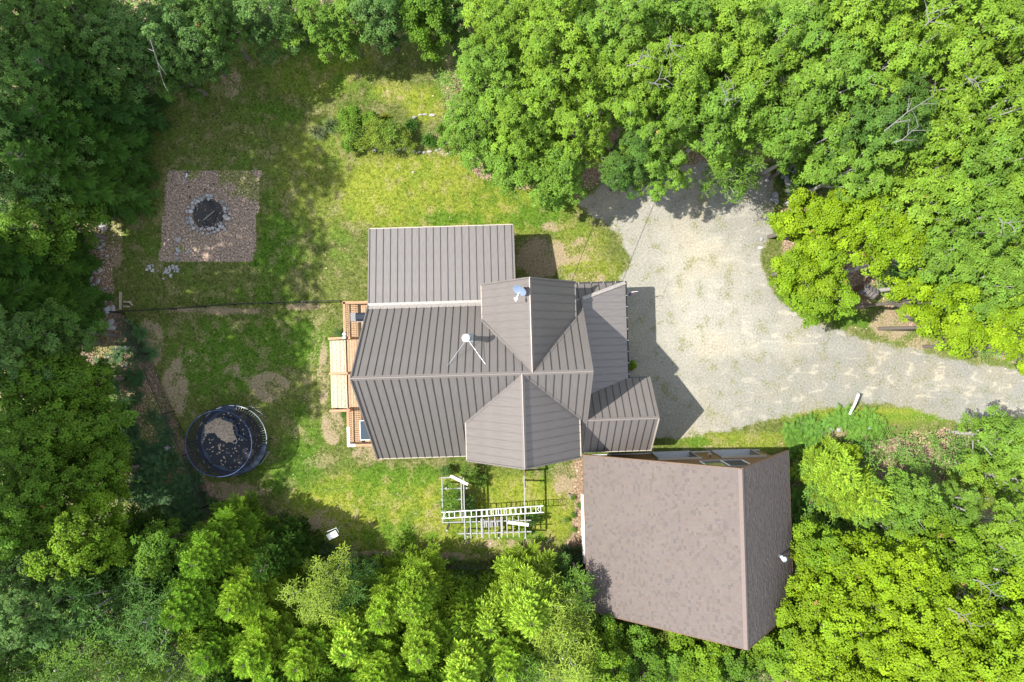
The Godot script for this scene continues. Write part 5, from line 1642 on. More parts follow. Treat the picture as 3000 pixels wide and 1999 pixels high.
func make_sprays() -> void:
	# oak: whorls of long leaves at the twig tips
	rng.seed = 61
	sprays.oak = []
	for s in 3:
		var mb := MB.new()
		for tier in 2:
			var n: int = [8, 4][tier]
			var t0 := rng.randf() * TAU
			for k in n:
				var t := t0 + TAU * k / n + rng.randf_range(-0.22, 0.22)
				var d := Vector3(cos(t), [rng.randf_range(-0.1, 0.2), rng.randf_range(0.5, 1.0)][tier], sin(t)).normalized()
				mb.leaf(d * 0.02, d, (Vector3.UP + Vector3(rng.randf_range(-0.3, 0.3), 0, rng.randf_range(-0.3, 0.3))).normalized(), [rng.randf_range(0.19, 0.26), rng.randf_range(0.12, 0.16)][tier], rng.randf_range(0.075, 0.105), rng.randf_range(0.15, 0.45))
		sprays.oak.append(mb.mesh(M.leaf))
	# maple: broad flat leaves in overlapping tiers
	sprays.maple = []
	for s in 3:
		var mb := MB.new()
		for k in 22:
			var q := Vector2.from_angle(rng.randf() * TAU) * sqrt(rng.randf()) * 0.22
			var p := Vector3(q.x, 0.10 - q.length() * 0.7 + rng.randf_range(-0.06, 0.04), q.y)
			var t := rng.randf() * TAU
			var d := Vector3(cos(t), rng.randf_range(-0.35, 0.15), sin(t)).normalized()
			mb.leaf(p, d, (Vector3.UP + Vector3(rng.randf_range(-0.4, 0.4), 0, rng.randf_range(-0.4, 0.4))).normalized(), rng.randf_range(0.10, 0.15), rng.randf_range(0.10, 0.14), 0.2)
		sprays.maple.append(mb.mesh(M.leaf))
	# birch and beech: many small leaves along fine twigs
	sprays.birch = []
	for s in 3:
		var mb := MB.new()
		for twig in 6:
			var t := rng.randf() * TAU
			var d := Vector3(cos(t), rng.randf_range(-0.1, 0.5), sin(t)).normalized()
			for k in 6:
				var p := d * (0.05 + k * 0.055)
				var l := (d + Vector3(rng.randf_range(-1, 1), rng.randf_range(-0.3, 0.4), rng.randf_range(-1, 1)) * 0.9).normalized()
				mb.leaf(p, l, (Vector3.UP + Vector3(rng.randf_range(-0.5, 0.5), 0, rng.randf_range(-0.5, 0.5))).normalized(), rng.randf_range(0.07, 0.10), rng.randf_range(0.045, 0.06), 0.15)
		sprays.birch.append(mb.mesh(M.leaf))
	# pine: brushes of needles that point forward (+x)
	sprays.pine = []
	for s in 3:
		var mb := MB.new()
		for k in 40:
			var f := rng.randf()
			var p := Vector3(f * 0.34, 0, 0)
			var a := rng.randf() * TAU
			var out := Vector3(0, cos(a), sin(a))
			var d := (Vector3.RIGHT * rng.randf_range(0.7, 1.3) + out * rng.randf_range(0.5, 1.0) + Vector3.UP * 0.15).normalized()
			var side := d.cross(out).normalized() * 0.016
			mb.tri(p - side, p + side, p + d * rng.randf_range(0.12, 0.19), out)
		sprays.pine.append(mb.mesh(M.needle))
	# hemlock: flat feathery fronds
	sprays.hemlock = []
	for s in 3:
		var mb := MB.new()
		for k in 14:
			var f := k / 14.0
			for side in [-1.0, 1.0]:
				var p := Vector3(f * 0.34, -f * f * 0.05, 0)
				var d := Vector3(0.65, rng.randf_range(-0.2, 0.1), side).normalized()
				var l := (0.17 * (1.0 - f) + 0.05) * rng.randf_range(0.8, 1.2)
				var e := Vector3(0.018, 0, 0)
				mb.tri(p - e, p + e, p + d * l - Vector3.UP * 0.02, Vector3.UP)
		sprays.hemlock.append(mb.mesh(M.needle))
	# fern
	sprays.fern = []
	for s in 2:
		var mb := MB.new()
		for frond in 6:
			var t := TAU * frond / 6.0 + rng.randf_range(-0.3, 0.3)
			var d := Vector3(cos(t), 0, sin(t))
			var sd := Vector3(-sin(t), 0, cos(t))
			for k in 9:
				var f := (k + 1) / 10.0
				var p := d * f * 0.55 + Vector3.UP * (0.35 * sin(f * 2.3))
				var l := 0.17 * sin(PI * minf(1.0, f * 0.8 + 0.25))
				for side in [-1.0, 1.0]:
					mb.tri(p - d * 0.025, p + d * 0.03, p + sd * side * l + d * 0.05 - Vector3.UP * 0.03, Vector3.UP)
		sprays.fern.append(mb.mesh(M.blade))
	# strap leaves
	sprays.lily = []
	var lb := MB.new()
	for k in 40:
		var t := rng.randf() * TAU
		var d := Vector3(cos(t), 0, sin(t))
		var e := d.rotated(Vector3.UP, 1.57) * 0.014
		var r := rng.randf_range(0.25, 0.55)
		var m := d * r * 0.5 + Vector3.UP * rng.randf_range(0.3, 0.5)
		var tip := d * r + Vector3.UP * rng.randf_range(0.05, 0.3)
		lb.tri(-e, e, m + e, Vector3.UP); lb.tri(-e, m + e, m - e, Vector3.UP)
		lb.tri(m - e, m + e, tip, Vector3.UP)
	sprays.lily.append(lb.mesh(M.blade))


func leaf_tint(base: Color, f: float, warm: float) -> Color:
	return Color(base.r * f * (1.0 + warm), base.g * f * (1.0 + warm * 0.35), base.b * f * (1.0 - warm * 0.5))


func crown_of(o: Node3D, kind: String, where: Array, tints: PackedColorArray) -> void:
	var list: Array = sprays[kind]
	var c := many("crown", list[rng.randi() % list.size()], where, tints, o)
	c.set_meta("kind", "stuff")


func broadleaf(o: Node3D, kind: String, R: float, h: float, base: Color, bark: Material, orange := 0.0, low := -0.35, dense := 1.0) -> void:
	var Rv := minf(h * 0.47, R * 2.0)
	var yc := h - Rv
	var n := int(9 + R * Rv * 0.85)
	var lobes := []
	var golden := 2.399963
	for k in n:
		var y := lerpf(1.0, low, (k + 0.5) / n)
		var t := k * golden + rng.randf_range(-0.4, 0.4)
		var ring_ := sqrt(maxf(0.0, 1.0 - y * y))
		var push := rng.randf_range(0.48, 0.84)
		var r := R * rng.randf_range(0.22, 0.42)
		lobes.append([Vector3(cos(t) * ring_ * R * push, yc + y * Rv * push, sin(t) * ring_ * R * push), r, rng.randf_range(0.88, 1.12), rng.randf_range(-0.05, 0.06)])
	var where := []
	var tints := PackedColorArray()
	var bump := noise(1.1, 2, FastNoiseLite.TYPE_SIMPLEX_SMOOTH, rng.randi() % 1000)
	var per: float = {"oak": 11.0, "maple": 10.0, "birch": 9.0}[kind] * dense
	var size: float = 1.0 if R > 1.6 else clampf(R * 0.8 + 0.15, 0.3, 0.8)
	for l in lobes:
		var c: Vector3 = l[0]
		var r: float = l[1]
		var count := int(TAU * r * r * per / (size * size)) + 4
		for k in count:
			var d := Vector3(rng.randfn(), rng.randfn(), rng.randfn()).normalized()
			if d.y < -0.45:
				d.y = -d.y
			var inner := k % 4 == 0
			var reach := rng.randf_range(0.25, 0.75) if inner else rng.randf_range(0.8, 1.05)
			var p := c + Vector3(d.x * r, d.y * r * 0.85, d.z * r) * reach
			p += d * r * 0.55 * bump.get_noise_3d(p.x, p.y, p.z)
			var hidden := false
			for m in lobes:
				if m[0] != c and p.distance_squared_to(m[0]) < m[1] * m[1] * 0.5:
					hidden = true
					break
			if hidden and rng.randf() < 0.8:
				continue
			var up := (d * 0.6 + Vector3.UP * 0.6 + Vector3(rng.randf_range(-1, 1), rng.randf_range(-0.4, 0.4), rng.randf_range(-1, 1)) * 0.4).normalized()
			var x := up.cross(Vector3(rng.randf_range(-1, 1), rng.randf_range(-1, 1), rng.randf_range(-1, 1))).normalized()
			var s := size * rng.randf_range(0.72, 1.15)
			var f: float = l[2] * rng.randf_range(0.72, 1.28)
			var tint := leaf_tint(base, f, l[3] + rng.randf_range(-0.05, 0.07))
			if orange > 0.0 and d.y > 0.3 and not inner and rng.randf() < orange:
				tint = Color(0.40, 0.22, 0.08)
				s *= 0.5
			where.append(Transform3D(Basis(x * s, up * s, x.cross(up) * s), p))
			tints.append(tint)
	# leaves deep inside the crown
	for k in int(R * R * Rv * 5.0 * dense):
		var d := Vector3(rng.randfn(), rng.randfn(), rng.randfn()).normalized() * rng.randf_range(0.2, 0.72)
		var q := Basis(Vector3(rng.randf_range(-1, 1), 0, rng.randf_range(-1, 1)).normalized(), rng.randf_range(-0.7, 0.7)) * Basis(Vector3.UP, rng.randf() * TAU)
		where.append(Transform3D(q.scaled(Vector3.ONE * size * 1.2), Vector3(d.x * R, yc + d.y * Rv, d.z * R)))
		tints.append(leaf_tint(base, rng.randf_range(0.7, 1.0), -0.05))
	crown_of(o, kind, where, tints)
	var mb := MB.new()
	var lean := Vector3(rng.randf_range(-0.3, 0.3), 0, rng.randf_range(-0.3, 0.3))
	var fork := lean + Vector3.UP * yc * 0.7
	var tr := 0.05 + R * 0.045
	mb.path([Vector3.ZERO, lean * 0.4 + Vector3.UP * yc * 0.35, fork, lean + Vector3.UP * (yc + Rv * 0.4)], tr, tr * 0.4, 8)
	for k in n:
		var c: Vector3 = lobes[k][0]
		var mid := fork.lerp(c, 0.55) + Vector3(0, -0.06 * R, 0) + Vector3(rng.randf_range(-1, 1), rng.randf_range(-1, 1), rng.randf_range(-1, 1)) * R * 0.05
		mb.path([fork - Vector3.UP * rng.randf_range(0.0, yc * 0.2), mid, c], tr * 0.42, 0.018, 5)
		# fine twigs run out through the leaves
		for j in 2:
			var out := (c - Vector3(0, yc * 0.8, 0)).normalized() + Vector3(rng.randf_range(-1, 1), rng.randf_range(-0.2, 0.8), rng.randf_range(-1, 1)) * 0.6
			mb.path([c, c + out.normalized() * lobes[k][1] * rng.randf_range(0.8, 1.15)], 0.016, 0.006, 4)
	shape("trunk", mb, bark, o)


func conifer(o: Node3D, kind: String, R: float, h: float, base: Color, gap := 0.5, dense := 1.0) -> void:
	var where := []
	var tints := PackedColorArray()
	var mb := MB.new()
	mb.path([Vector3.ZERO, Vector3(0.03, h * 0.5, 0.02), Vector3(0, h, 0)], 0.05 + h * 0.011, 0.015, 7)
	var y := h - 0.15
	var turn := rng.randf() * TAU
	var soft := kind == "pine"
	while y > h * 0.12:
		var f := (h - y) / (h * 0.85)
		var L := R * minf(1.0, pow(f, 0.75) * 1.1 + 0.08)
		var n := 6 if f > 0.2 else 5
		turn += 0.7
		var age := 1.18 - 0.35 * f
		for k in n:
			var t := turn + TAU * k / n + rng.randf_range(-0.25, 0.25)
			var len_ := L * rng.randf_range(0.68, 1.12)
			var rise := lerpf(0.75, -0.05, minf(1.0, f * 1.3)) if soft else lerpf(0.45, -0.25, minf(1.0, f * 1.3))
			var d := Vector3(cos(t), rise, sin(t)).normalized()
			var root := Vector3(0, y + rng.randf_range(-0.15, 0.15), 0)
			var tip_up := 0.12 if soft else -0.16
			var side := Vector3(-sin(t), 0, cos(t))
			mb.path([root, root + d * len_ * 0.5, root + d * len_ + Vector3.UP * tip_up * len_], 0.028, 0.006, 4)
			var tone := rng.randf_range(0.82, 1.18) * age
			var warm := rng.randf_range(-0.05, 0.07)
			var step := 0.16 / dense
			var s := maxf(0.12, len_ * 0.22)
			while s <= len_ + 0.02:
				var g := s / len_
				var p := root + d * s + Vector3.UP * tip_up * len_ * g * g
				for lat in [-1.0, 0.0, 1.0]:
					var reach: float = 0.0 if lat == 0.0 else (0.42 * len_ * (1.0 - g) + 0.10) * rng.randf_range(0.6, 1.2)
					var ld: Vector3 = (d * 0.8 + side * lat * (0.9 if lat != 0.0 else 0.0) + Vector3.UP * rng.randf_range(-0.05, 0.25 if soft else 0.05)).normalized()
					var m := 0.0
					while m <= reach:
						var q: Vector3 = p + ld * m
						var x := (ld + Vector3(rng.randf_range(-1, 1), rng.randf_range(-0.3, 0.5), rng.randf_range(-1, 1)) * 0.22).normalized()
						var up := x.cross(side).cross(x).normalized() if absf(x.dot(side)) > 0.98 else side.cross(x).normalized()
						if up.y < 0.0:
							up = -up
						var sc := rng.randf_range(0.8, 1.2) / sqrt(dense)
						where.append(Transform3D(Basis(x * sc, up * sc, x.cross(up) * sc), q))
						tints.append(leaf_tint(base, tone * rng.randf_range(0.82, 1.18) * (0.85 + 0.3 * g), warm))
						m += 0.20 / dense
				s += step
		y -= gap * rng.randf_range(0.85, 1.15)
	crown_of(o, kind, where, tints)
	shape("trunk", mb, M.bark, o)


const TONE := {
	"oak": [Color(0.115, 0.208, 0.024), Color(0.138, 0.230, 0.021), Color(0.062, 0.125, 0.020), Color(0.075, 0.145, 0.032)],
	"maple": [Color(0.155, 0.245, 0.010), Color(0.118, 0.205, 0.012), Color(0.085, 0.165, 0.014), Color(0.160, 0.250, 0.009)],
	"birch": [Color(0.140, 0.230, 0.030), Color(0.105, 0.195, 0.024), Color(0.190, 0.265, 0.032), Color(0.080, 0.165, 0.030)],
	"pine": [Color(0.285, 0.420, 0.040), Color(0.200, 0.345, 0.032), Color(0.070, 0.145, 0.022), Color(0.090, 0.165, 0.042)],
	"hemlock": [Color(0.036, 0.088, 0.011), Color(0.046, 0.105, 0.013), Color(0.058, 0.122, 0.013), Color(0.036, 0.088, 0.016)],
}


func plant(called: String, kind: String, at: Vector3, R: float, h: float, tone: int, label: String, category: String, group: String, k: int) -> void:
	rng.seed = 9000 + k * 17
	var o := thing(called, label, category, at, 0.0, group)
	var base: Color = TONE[kind][tone]
	if kind == "pine":
		conifer(o, kind, R, h, base, 0.44, 1.25)
	elif kind == "hemlock":
		conifer(o, kind, R, h, base, 0.46, 0.85)
	else:
		broadleaf(o, kind, R, h, base, M.pale_bark if kind == "oak" and tone < 2 and at.x > 3.0 or kind == "birch" else M.bark, 0.010 if kind == "maple" and at.x > 8.0 else 0.0012, -0.55, 0.48 if at.x < -28.0 and h > 20.0 else (0.8 if at.x < -9.0 else 1.0))


func make_trees() -> void:
	var list := [
		["oak", -25.217, -16.366, 2.621, 11, 2, "oak crown filling the far northwest corner of the woods"],
		["oak", -22.502, -16.552, 2.669, 10, 2, "second oak along the north edge of the woods, west of the pale trunked one"],
		["oak", -20.249, -15.925, 2.458, 9, 3, "pale lit oak over the north edge, above the dark hemlocks"],
		["oak", -17.592, -16.387, 2.458, 9, 3, "oak with an exposed pale branch north of the brown bare patch"],
		["oak", -16.233, -17.348, 2.088, 8.5, 2, "small oak on the north edge between two broader crowns"],
		["oak", -24.883, -13.246, 2.621, 11, 2, "oak on the west edge just below the northwest corner oak"],
		["oak", -23.368, -13.731, 2.329, 9, 2, "oak standing against the northern hemlocks on its east"],
		["oak", -18.812, -15.172, 1.768, 7, 2, "low oak hanging over the lawn at its northwest corner"],
		["oak", -25.106, -10.125, 2.496, 11, 3, "bluish oak on the west edge level with the upper hemlock"],
		["oak", -25.111, -8.041, 2.288, 10, 3, "bluish oak behind the middle hemlock west of the fire pit"],
		["hemlock", -22.946, -13.605, 2.279, 9, 3, "darkest hemlock at the northwest corner of the lawn"],
		["hemlock", -23.317, -11.252, 2.08, 9, 0, "dark hemlock reaching toward the lawn north of the fire pit"],
		["hemlock", -23.952, -8.983, 2.268, 9.5, 1, "broad dark hemlock nearest the mulch square's west side"],
		["hemlock", -24.964, -10.563, 1.946, 11, 3, "tall dark hemlock wedged between oaks and the lawn hemlocks"],
		["maple", -24.985, -6.338, 2.173, 9, 2, "olive green bushy maple between two hemlocks west of the stone wall"],
		["hemlock", -26.837, -4.791, 2.071, 9.5, 1, "dark feathery hemlock by the middle of the stone wall"],
		["hemlock", -27.266, -4.442, 2.169, 12, 0, "tall hemlock on the west edge level with the rubble heap"],
		["hemlock", -26.776, -2.357, 1.749, 8, 2, "hemlock overhanging the stone wall opposite the fence corner"],
		["hemlock", -26.91, -2.051, 2.432, 11, 1, "west edge hemlock south of the tall one"],
		["oak", -25.329, 0.126, 2.246, 11, 3, "bluish oak on the west edge south of the hemlocks"],
		["oak", -24.292, -0.331, 1.915, 9, 2, "dark bluish oak behind the fence corner"],
		["maple", -24.994, 1.962, 2.436, 9.5, 2, "dull green maple on the west edge level with the deck steps"],
		["maple", -23.835, 2.288, 1.768, 7, 2, "small dark maple leaning toward the leaf littered bank"],
		["maple", -25.225, 4.894, 2.796, 10, 2, "large rounded maple on the west edge level with the trampoline"],
		["maple", -23.225, 4.677, 2.193, 8.5, 2, "dark green maple west of the trampoline, nearest the ferns"],
		["maple", -24.204, 7.391, 2.796, 10, 2, "broad dark green maple southwest of the trampoline"],
		["maple", -22.758, 7.67, 1.661, 7, 1, "narrow brighter green maple beside the bluish ferns"],
		["maple", -24.401, 8.71, 2.164, 13, 2, "dull maple on the west edge south of the broad dark one"],
		["oak", -24.427, 11.063, 2.205, 12, 3, "bluish oak on the west edge among the southern maples"],
		["maple", -21.651, 10.044, 2.097, 11, 1, "spreading maple with a dark gap beside it in the southwest woods"],
		["pine", -21.414, 11.666, 1.991, 9, 2, "dark bluish pine among broad leaves in the southwest woods"],
		["maple", -18.632, 11.451, 2.018, 9, 2, "bright leaved maple just southwest of the fence bend"],
		["birch", -20.648, 13.498, 2.496, 11, 3, "dull leafy birch in the middle of the southwest woods"],
		["birch", -17.974, 13.721, 2.396, 11, 3, "bluish leafy birch west of the sunlit pines"],
		["oak", -22.684, 13.219, 2.164, 13, 3, "shaded oak in the southwest woods, north of the corner"],
		["oak", -24.401, 14.507, 2.164, 13, 2, "oak at the southwest corner of the woods, upper one"],
		["birch", -21.583, 15.658, 2.205, 12, 1, "pale leaved birch on the south edge near the southwest corner"],
		["birch", -19.534, 16.395, 2.097, 11, 1, "pale leaved birch on the south edge next to its twin"],
		["maple", -24.427, 16.752, 1.96, 12, 2, "maple filling the extreme southwest corner"],
		["birch", -17.395, 16.696, 1.983, 10, 0, "glossy bright birch on the south edge, west of the pines"],
		["maple", -16.466, 15.281, 1.618, 8.5, 1, "maple with orange tips among the southern pines"],
		["pine", -15.97, 11.206, 2.071, 8, 1, "green pine at the fence bend, northwestern of the yard pines"],
		["pine", -16.49, 13.347, 2.26, 9, 1, "star shaped green pine west of the yard corner"],
		["pine", -13.936, 13.191, 2.112, 8.5, 0, "pale tipped pine beside the south fence bend"],
		["pine", -13.05, 11.914, 1.61, 6.5, 2, "low dark pine under the fence line near the antenna"],
		["pine", -15.265, 15.85, 2.112, 8.5, 1, "green pine south of the star shaped pine"],
		["pine", -13.007, 15.749, 2.26, 9, 0, "yellow green pine south of the pale tipped pine"],
		["pine", -14.809, 18.151, 2.098, 9, 2, "darker pine on the south edge beside a leaf littered gap"],
		["pine", -12.208, 18.036, 2.245, 9.5, 1, "green pine on the south edge, west of centre"],
		["birch", -10.057, 13.417, 1.879, 8.5, 2, "round leaved birch at the bottom of the lawn"],
		["birch", -8.72, 13.525, 1.405, 6.5, 3, "small bluish sapling beside the round leaved birch"],
		["pine", -10.673, 16.212, 2.112, 8.5, 0, "yellow green pine below the round leaved birch"],
		["pine", -8.429, 15.707, 2.016, 8, 0, "yellow green pine south of the bluish sapling"],
		["pine", -9.524, 18.272, 2.098, 9, 1, "green pine on the south edge beneath the round leaved birch"],
		["pine", -6.769, 14.337, 1.7, 7.5, 0, "bright pine close to the south fence, western one"],
		["pine", -5.177, 13.847, 1.7, 7.5, 0, "bright pine close to the south fence, eastern one"],
		["pine", -4.659, 15.95, 1.907, 8, 0, "pine with pale plumes in the middle of the southern grove"],
		["pine", -6.926, 17.058, 2.112, 8.5, 0, "yellow green pine deep in the middle of the southern grove"],
		["pine", -4.6, 18.151, 2.206, 9, 1, "green pine on the south edge near the middle of the woods"],
		["pine", -2.454, 16.817, 1.949, 8.5, 0, "yellow green pine beside the bare pile of brush"],
		["pine", -2.798, 15.322, 1.237, 5.5, 0, "small pine just north of the brush gap"],
		["pine", -1.16, 15.354, 1.229, 6, 0, "small pine just east of the brush gap"],
		["pine", 0.937, 14.126, 2.071, 8, 0, "large pale pine touching the fence near the garage"],
		["birch", 2.063, 14.815, 2.193, 8.5, 2, "fine leaved birch shading the garage roof corner"],
		["pine", -0.28, 16.68, 1.798, 8, 0, "bright pine south of the large pale pine"],
		["birch", 2.645, 16.68, 2.036, 8.5, 2, "fine leaved birch south of the garage corner"],
		["birch", 0.196, 17.573, 2.018, 9, 1, "leafy birch on the south edge under the fine leaved ones"],
		["pine", -2.091, 18.75, 1.895, 8.5, 1, "pine on the south edge beside the leafy birch"],
		["birch", 3.703, 13.525, 1.081, 6.5, 1, "thin birch squeezed between fence end and garage wall"],
		["maple", 5.528, 16.589, 1.441, 5, 2, "low maple under the garage gable, western one"],
		["maple", 5.019, 17.648, 2.001, 8, 1, "bright maple on the south edge under the garage gable"],
		["birch", 8.867, 16.96, 1.496, 5, 2, "pale small leaved bush against the garage gable"],
		["maple", 7.434, 17.92, 1.965, 7.5, 2, "deep green maple on the south edge beside the grey boulder"],
		["maple", 10.129, 17.596, 2.036, 7, 1, "bright maple south of the garage ridge end"],
		["maple", 12.282, 18.194, 1.875, 7, 2, "deep green maple southeast of the garage gable"],
		["maple", 14.424, 16.591, 1.896, 8, 1, "maple crowding the southeastern garage corner"],
		["maple", 15.697, 14.815, 2.036, 8.5, 0, "bright maple hanging over the steep garage slope"],
		["maple", 16.827, 11.616, 1.714, 7, 1, "maple beside the garage slope above the flue pipe"],
		["maple", 17.408, 12.837, 2.173, 9, 3, "yellow green maple east of the flue pipe"],
		["maple", 18.184, 14.521, 2.519, 10.5, 3, "large yellow green maple in the middle of the southeast woods"],
		["maple", 16.484, 17.227, 2.277, 9, 0, "maple on the south edge southeast of the garage"],
		["maple", 19.315, 11.808, 2, 9.5, 3, "yellow maple with a dark cleft on its western side"],
		["maple", 18.746, 16.995, 2.267, 10.5, 3, "yellow green maple on the south edge of the southeast woods"],
		["maple", 20.393, 12.933, 2.374, 11.5, 3, "tall yellow maple with orange tips in the southeast woods"],
		["maple", 20.642, 15.658, 2.45, 12, 3, "tall yellow maple on the south edge near the bare branches"],
		["maple", 22.404, 14.077, 2.309, 13, 0, "maple with bare white limbs showing near the southeast corner"],
		["maple", 22.617, 16.283, 2.144, 13.5, 0, "maple on the south edge next to the southeast corner"],
		["maple", 24.085, 15.284, 2.123, 14, 0, "maple filling the southeast corner of the woods"],
		["maple", 24.551, 12.789, 2.02, 13, 3, "yellow maple on the east edge above the southeast corner"],
		["maple", 22.32, 10.795, 1.881, 10, 1, "green maple between the yellow maples and the shaded gully"],
		["birch", 24.136, 11.476, 1.779, 10, 1, "thin birch over the dark gully in the east woods"],
		["oak", 24.799, 10.188, 1.96, 12, 1, "oak on the east edge beside the dark gully"],
		["oak", 21.829, 8.95, 2.212, 8, 0, "glossy green oak south of the leaf littered clearing"],
		["oak", 20.709, 9.906, 1.675, 6.5, 0, "smaller glossy oak beside the pale bushy pine"],
		["oak", 23.71, 8.95, 1.58, 8, 0, "glossy oak at the shaded end of the clearing"],
		["oak", 26.999, 5.589, 1.912, 7.5, 0, "oak over the driveway's southeastern end"],
		["oak", 27.119, 7.421, 1.949, 8, 1, "oak on the east edge south of the driveway"],
		["birch", 26.058, 8.797, 1.385, 5, 2, "airy young birch at the edge of the clearing"],
		["pine", 18.391, 7.464, 1.64, 5, 0, "pale bushy pine beside the garage, northern half"],
		["pine", 19.659, 8.673, 1.742, 5.5, 0, "pale bushy pine beside the garage, southern half"],
		["maple", 19.635, 6.66, 0.916, 3, 3, "vivid yellow bush behind the pale bushy pine"],
		["maple", 15.813, -6.394, 1.723, 8.5, 3, "bright maple at the upper eastern edge of the gravel"],
		["maple", 16.046, -4.063, 1.984, 8.5, 0, "bright maple overhanging the grassy edge of the gravel"],
		["maple", 16.92, -2.237, 1.647, 7.5, 1, "darker lower maple above the driveway bend"],
		["maple", 17.441, -6.453, 1.83, 10, 3, "maple with orange tips behind the driveway maples"],
		["maple", 18.576, -5, 1.647, 11, 0, "maple arching over the bare leafy hollow"],
		["oak", 16.814, -8.409, 1.813, 12, 0, "oak above the boulder wall at the driveway's north end"],
		["maple", 15.834, -9.976, 1.369, 8, 2, "small dark maple over the boulder wall"],
		["oak", 19.583, -6.596, 2.088, 12.5, 1, "oak with pale limbs north of the leafy hollow"],
		["oak", 20.424, -4.252, 1.764, 12, 0, "oak on the east side of the leafy hollow"],
		["oak", 21.554, -5.409, 2.144, 13.5, 0, "oak in the middle of the eastern canopy"],
		["oak", 23.226, -5.931, 2.103, 14.5, 1, "oak on the east edge with white twigs"],
		["oak", 22.404, -3.099, 2.02, 13, 0, "dense oak north of the driveway's eastern end"],
		["oak", 24.296, -3.672, 1.887, 14, 0, "oak on the east edge north of the driveway"],
		["maple", 21.027, -2.102, 1.647, 11, 3, "vivid maple nearest the small shed"],
		["maple", 22.587, -0.765, 1.647, 11, 3, "vivid maple with orange tips above the driveway"],
		["maple", 23.918, -1.394, 1.942, 12.5, 0, "bright maple on the east side above the driveway"],
		["maple", 25.346, 0.343, 1.519, 12, 3, "bright maple over the driveway's eastern end"],
		["oak", -0.591, -15.92, 2.097, 11, 1, "oak at the western end of the north canopy"],
		["oak", -1.271, -13.367, 2.217, 10.5, 0, "big oak overhanging the golden lawn, northern half"],
		["oak", -1.783, -11.288, 1.879, 8.5, 0, "low skirt of oak shading the perennial bed"],
		["oak", 0.753, -11.343, 2.317, 10.5, 1, "big yellow green oak north of the house"],
		["oak", -0.153, -9.741, 1.738, 8, 0, "drooping oak nearest the house lawn"],
		["oak", 2.412, -8.957, 1.879, 8.5, 0, "oak hanging lowest over the grass by the gravel"],
		["oak", 3.484, -11.219, 2.033, 10, 1, "oak on the eastern shoulder of the big yellow green oak"],
		["oak", 2.264, -14.097, 2.254, 12, 1, "oak in the sunlit middle of the north canopy"],
		["oak", 2.437, -16.196, 2.02, 13, 1, "oak on the north edge above the sunlit middle"],
		["oak", 4.799, -14.908, 2.212, 13, 0, "oak on the north edge beside the dead branches"],
		["oak", 5.494, -12.665, 2.233, 12.5, 1, "oak with silver dead branches in the north canopy"],
		["oak", 7.276, -10.668, 2.116, 10.5, 0, "oak with large glossy leaf whorls over the gravel"],
		["oak", 6.087, -9.341, 1.552, 9, 2, "deep shaded oak in the dark cleft of the canopy"],
		["oak", 8.006, -9.19, 1.566, 8.5, 0, "glossy oak closest to the driveway's north end"],
		["oak", 8.234, -12.975, 2.212, 13, 1, "oak east of the one with silver dead branches"],
		["oak", 7.518, -15.617, 2.144, 13.5, 0, "oak on the north edge in the middle of the canopy"],
		["oak", 9.973, -14.624, 2.17, 14, 1, "oak on the north edge with yellowish leaf tips"],
		["oak", 10.359, -11.253, 2.205, 12, 0, "oak above the driveway's shaded northern end"],
		["oak", 11.025, -12.761, 2.02, 13, 1, "yellowish oak between two glossy ones in the canopy"],
		["birch", 12.177, -9.233, 1.647, 7.5, 1, "low fine leaved birch over the shaded gravel"],
		["oak", 13.204, -10.815, 2.058, 12, 0, "oak with pale tips over the driveway's northeastern corner"],
		["oak", 12.711, -14.203, 2.123, 14, 0, "oak on the north edge east of the yellowish tips"],
		["oak", 14.607, -12.097, 2.123, 14, 0, "glossy oak in the northeastern canopy"],
		["oak", 15.091, -14.691, 2.056, 14.5, 1, "oak on the north edge beyond the glossy one"],
		["oak", 15.456, -10.348, 1.647, 11, 0, "oak leaning over the boulders from the north"],
		["oak", 17.3, -10.3, 2.096, 13.5, 2, "deep green oak over the dark hollow"],
		["oak", 17.386, -12.814, 2.103, 14.5, 1, "oak with long bare branches, western neighbour"],
		["oak", 17.629, -15.167, 2.036, 15, 1, "oak on the north edge, fourth from the northeast corner"],
		["oak", 19.662, -9.78, 2.123, 14, 1, "oak with long bare white branches in the eastern canopy"],
		["oak", 19.901, -12.689, 2.128, 15, 1, "yellowish oak north of the bare white branches"],
		["oak", 20.113, -15.017, 2.016, 15.5, 1, "oak on the north edge, third from the northeast corner"],
		["oak", 21.766, -8.017, 2.056, 14.5, 0, "oak south of the bare white branches"],
		["oak", 21.966, -10.417, 2.082, 15, 1, "yellowish oak in the far eastern canopy"],
		["oak", 22.567, -12.972, 2.107, 15.5, 1, "oak just inside the northeast corner"],
		["oak", 23.354, -15.07, 1.996, 16, 1, "oak crown in the extreme northeast corner"],
		["oak", 23.794, -8.473, 1.832, 15.5, 1, "oak on the east edge below the northeast corner"],
		["oak", -13.197, -17.889, 2.072, 7.5, 3, "sunlit oak over the northern lawn, westernmost one"],
		["oak", -11.397, -17.564, 1.768, 7, 0, "sunlit oak with drooping tips over the northern lawn"],
		["oak", -9.244, -17.564, 1.768, 7, 0, "sunlit oak over the northern lawn beside its drooping neighbour"],
		["oak", -7.031, -17.889, 1.912, 7.5, 3, "pale sunlit oak on the north edge of the lawn"],
		["maple", -4.737, -17.852, 1.843, 8, 2, "dark maple between the lawn oaks and the north canopy"],
		["oak", -3.444, -17.97, 1.738, 8, 2, "shaded oak at the gap above the golden lawn"],
		["oak", -29.997, -17.869, 2.999, 25, 2, "tall oak beyond the west edge, northernmost of the shade row"],
		["oak", -30.15, -14.426, 2.999, 25, 2, "tall oak beyond the west edge, second from the north in the shade row"],
		["oak", -29.997, -11.079, 2.999, 26, 2, "tall oak beyond the west edge shading the northern half of the lawn"],
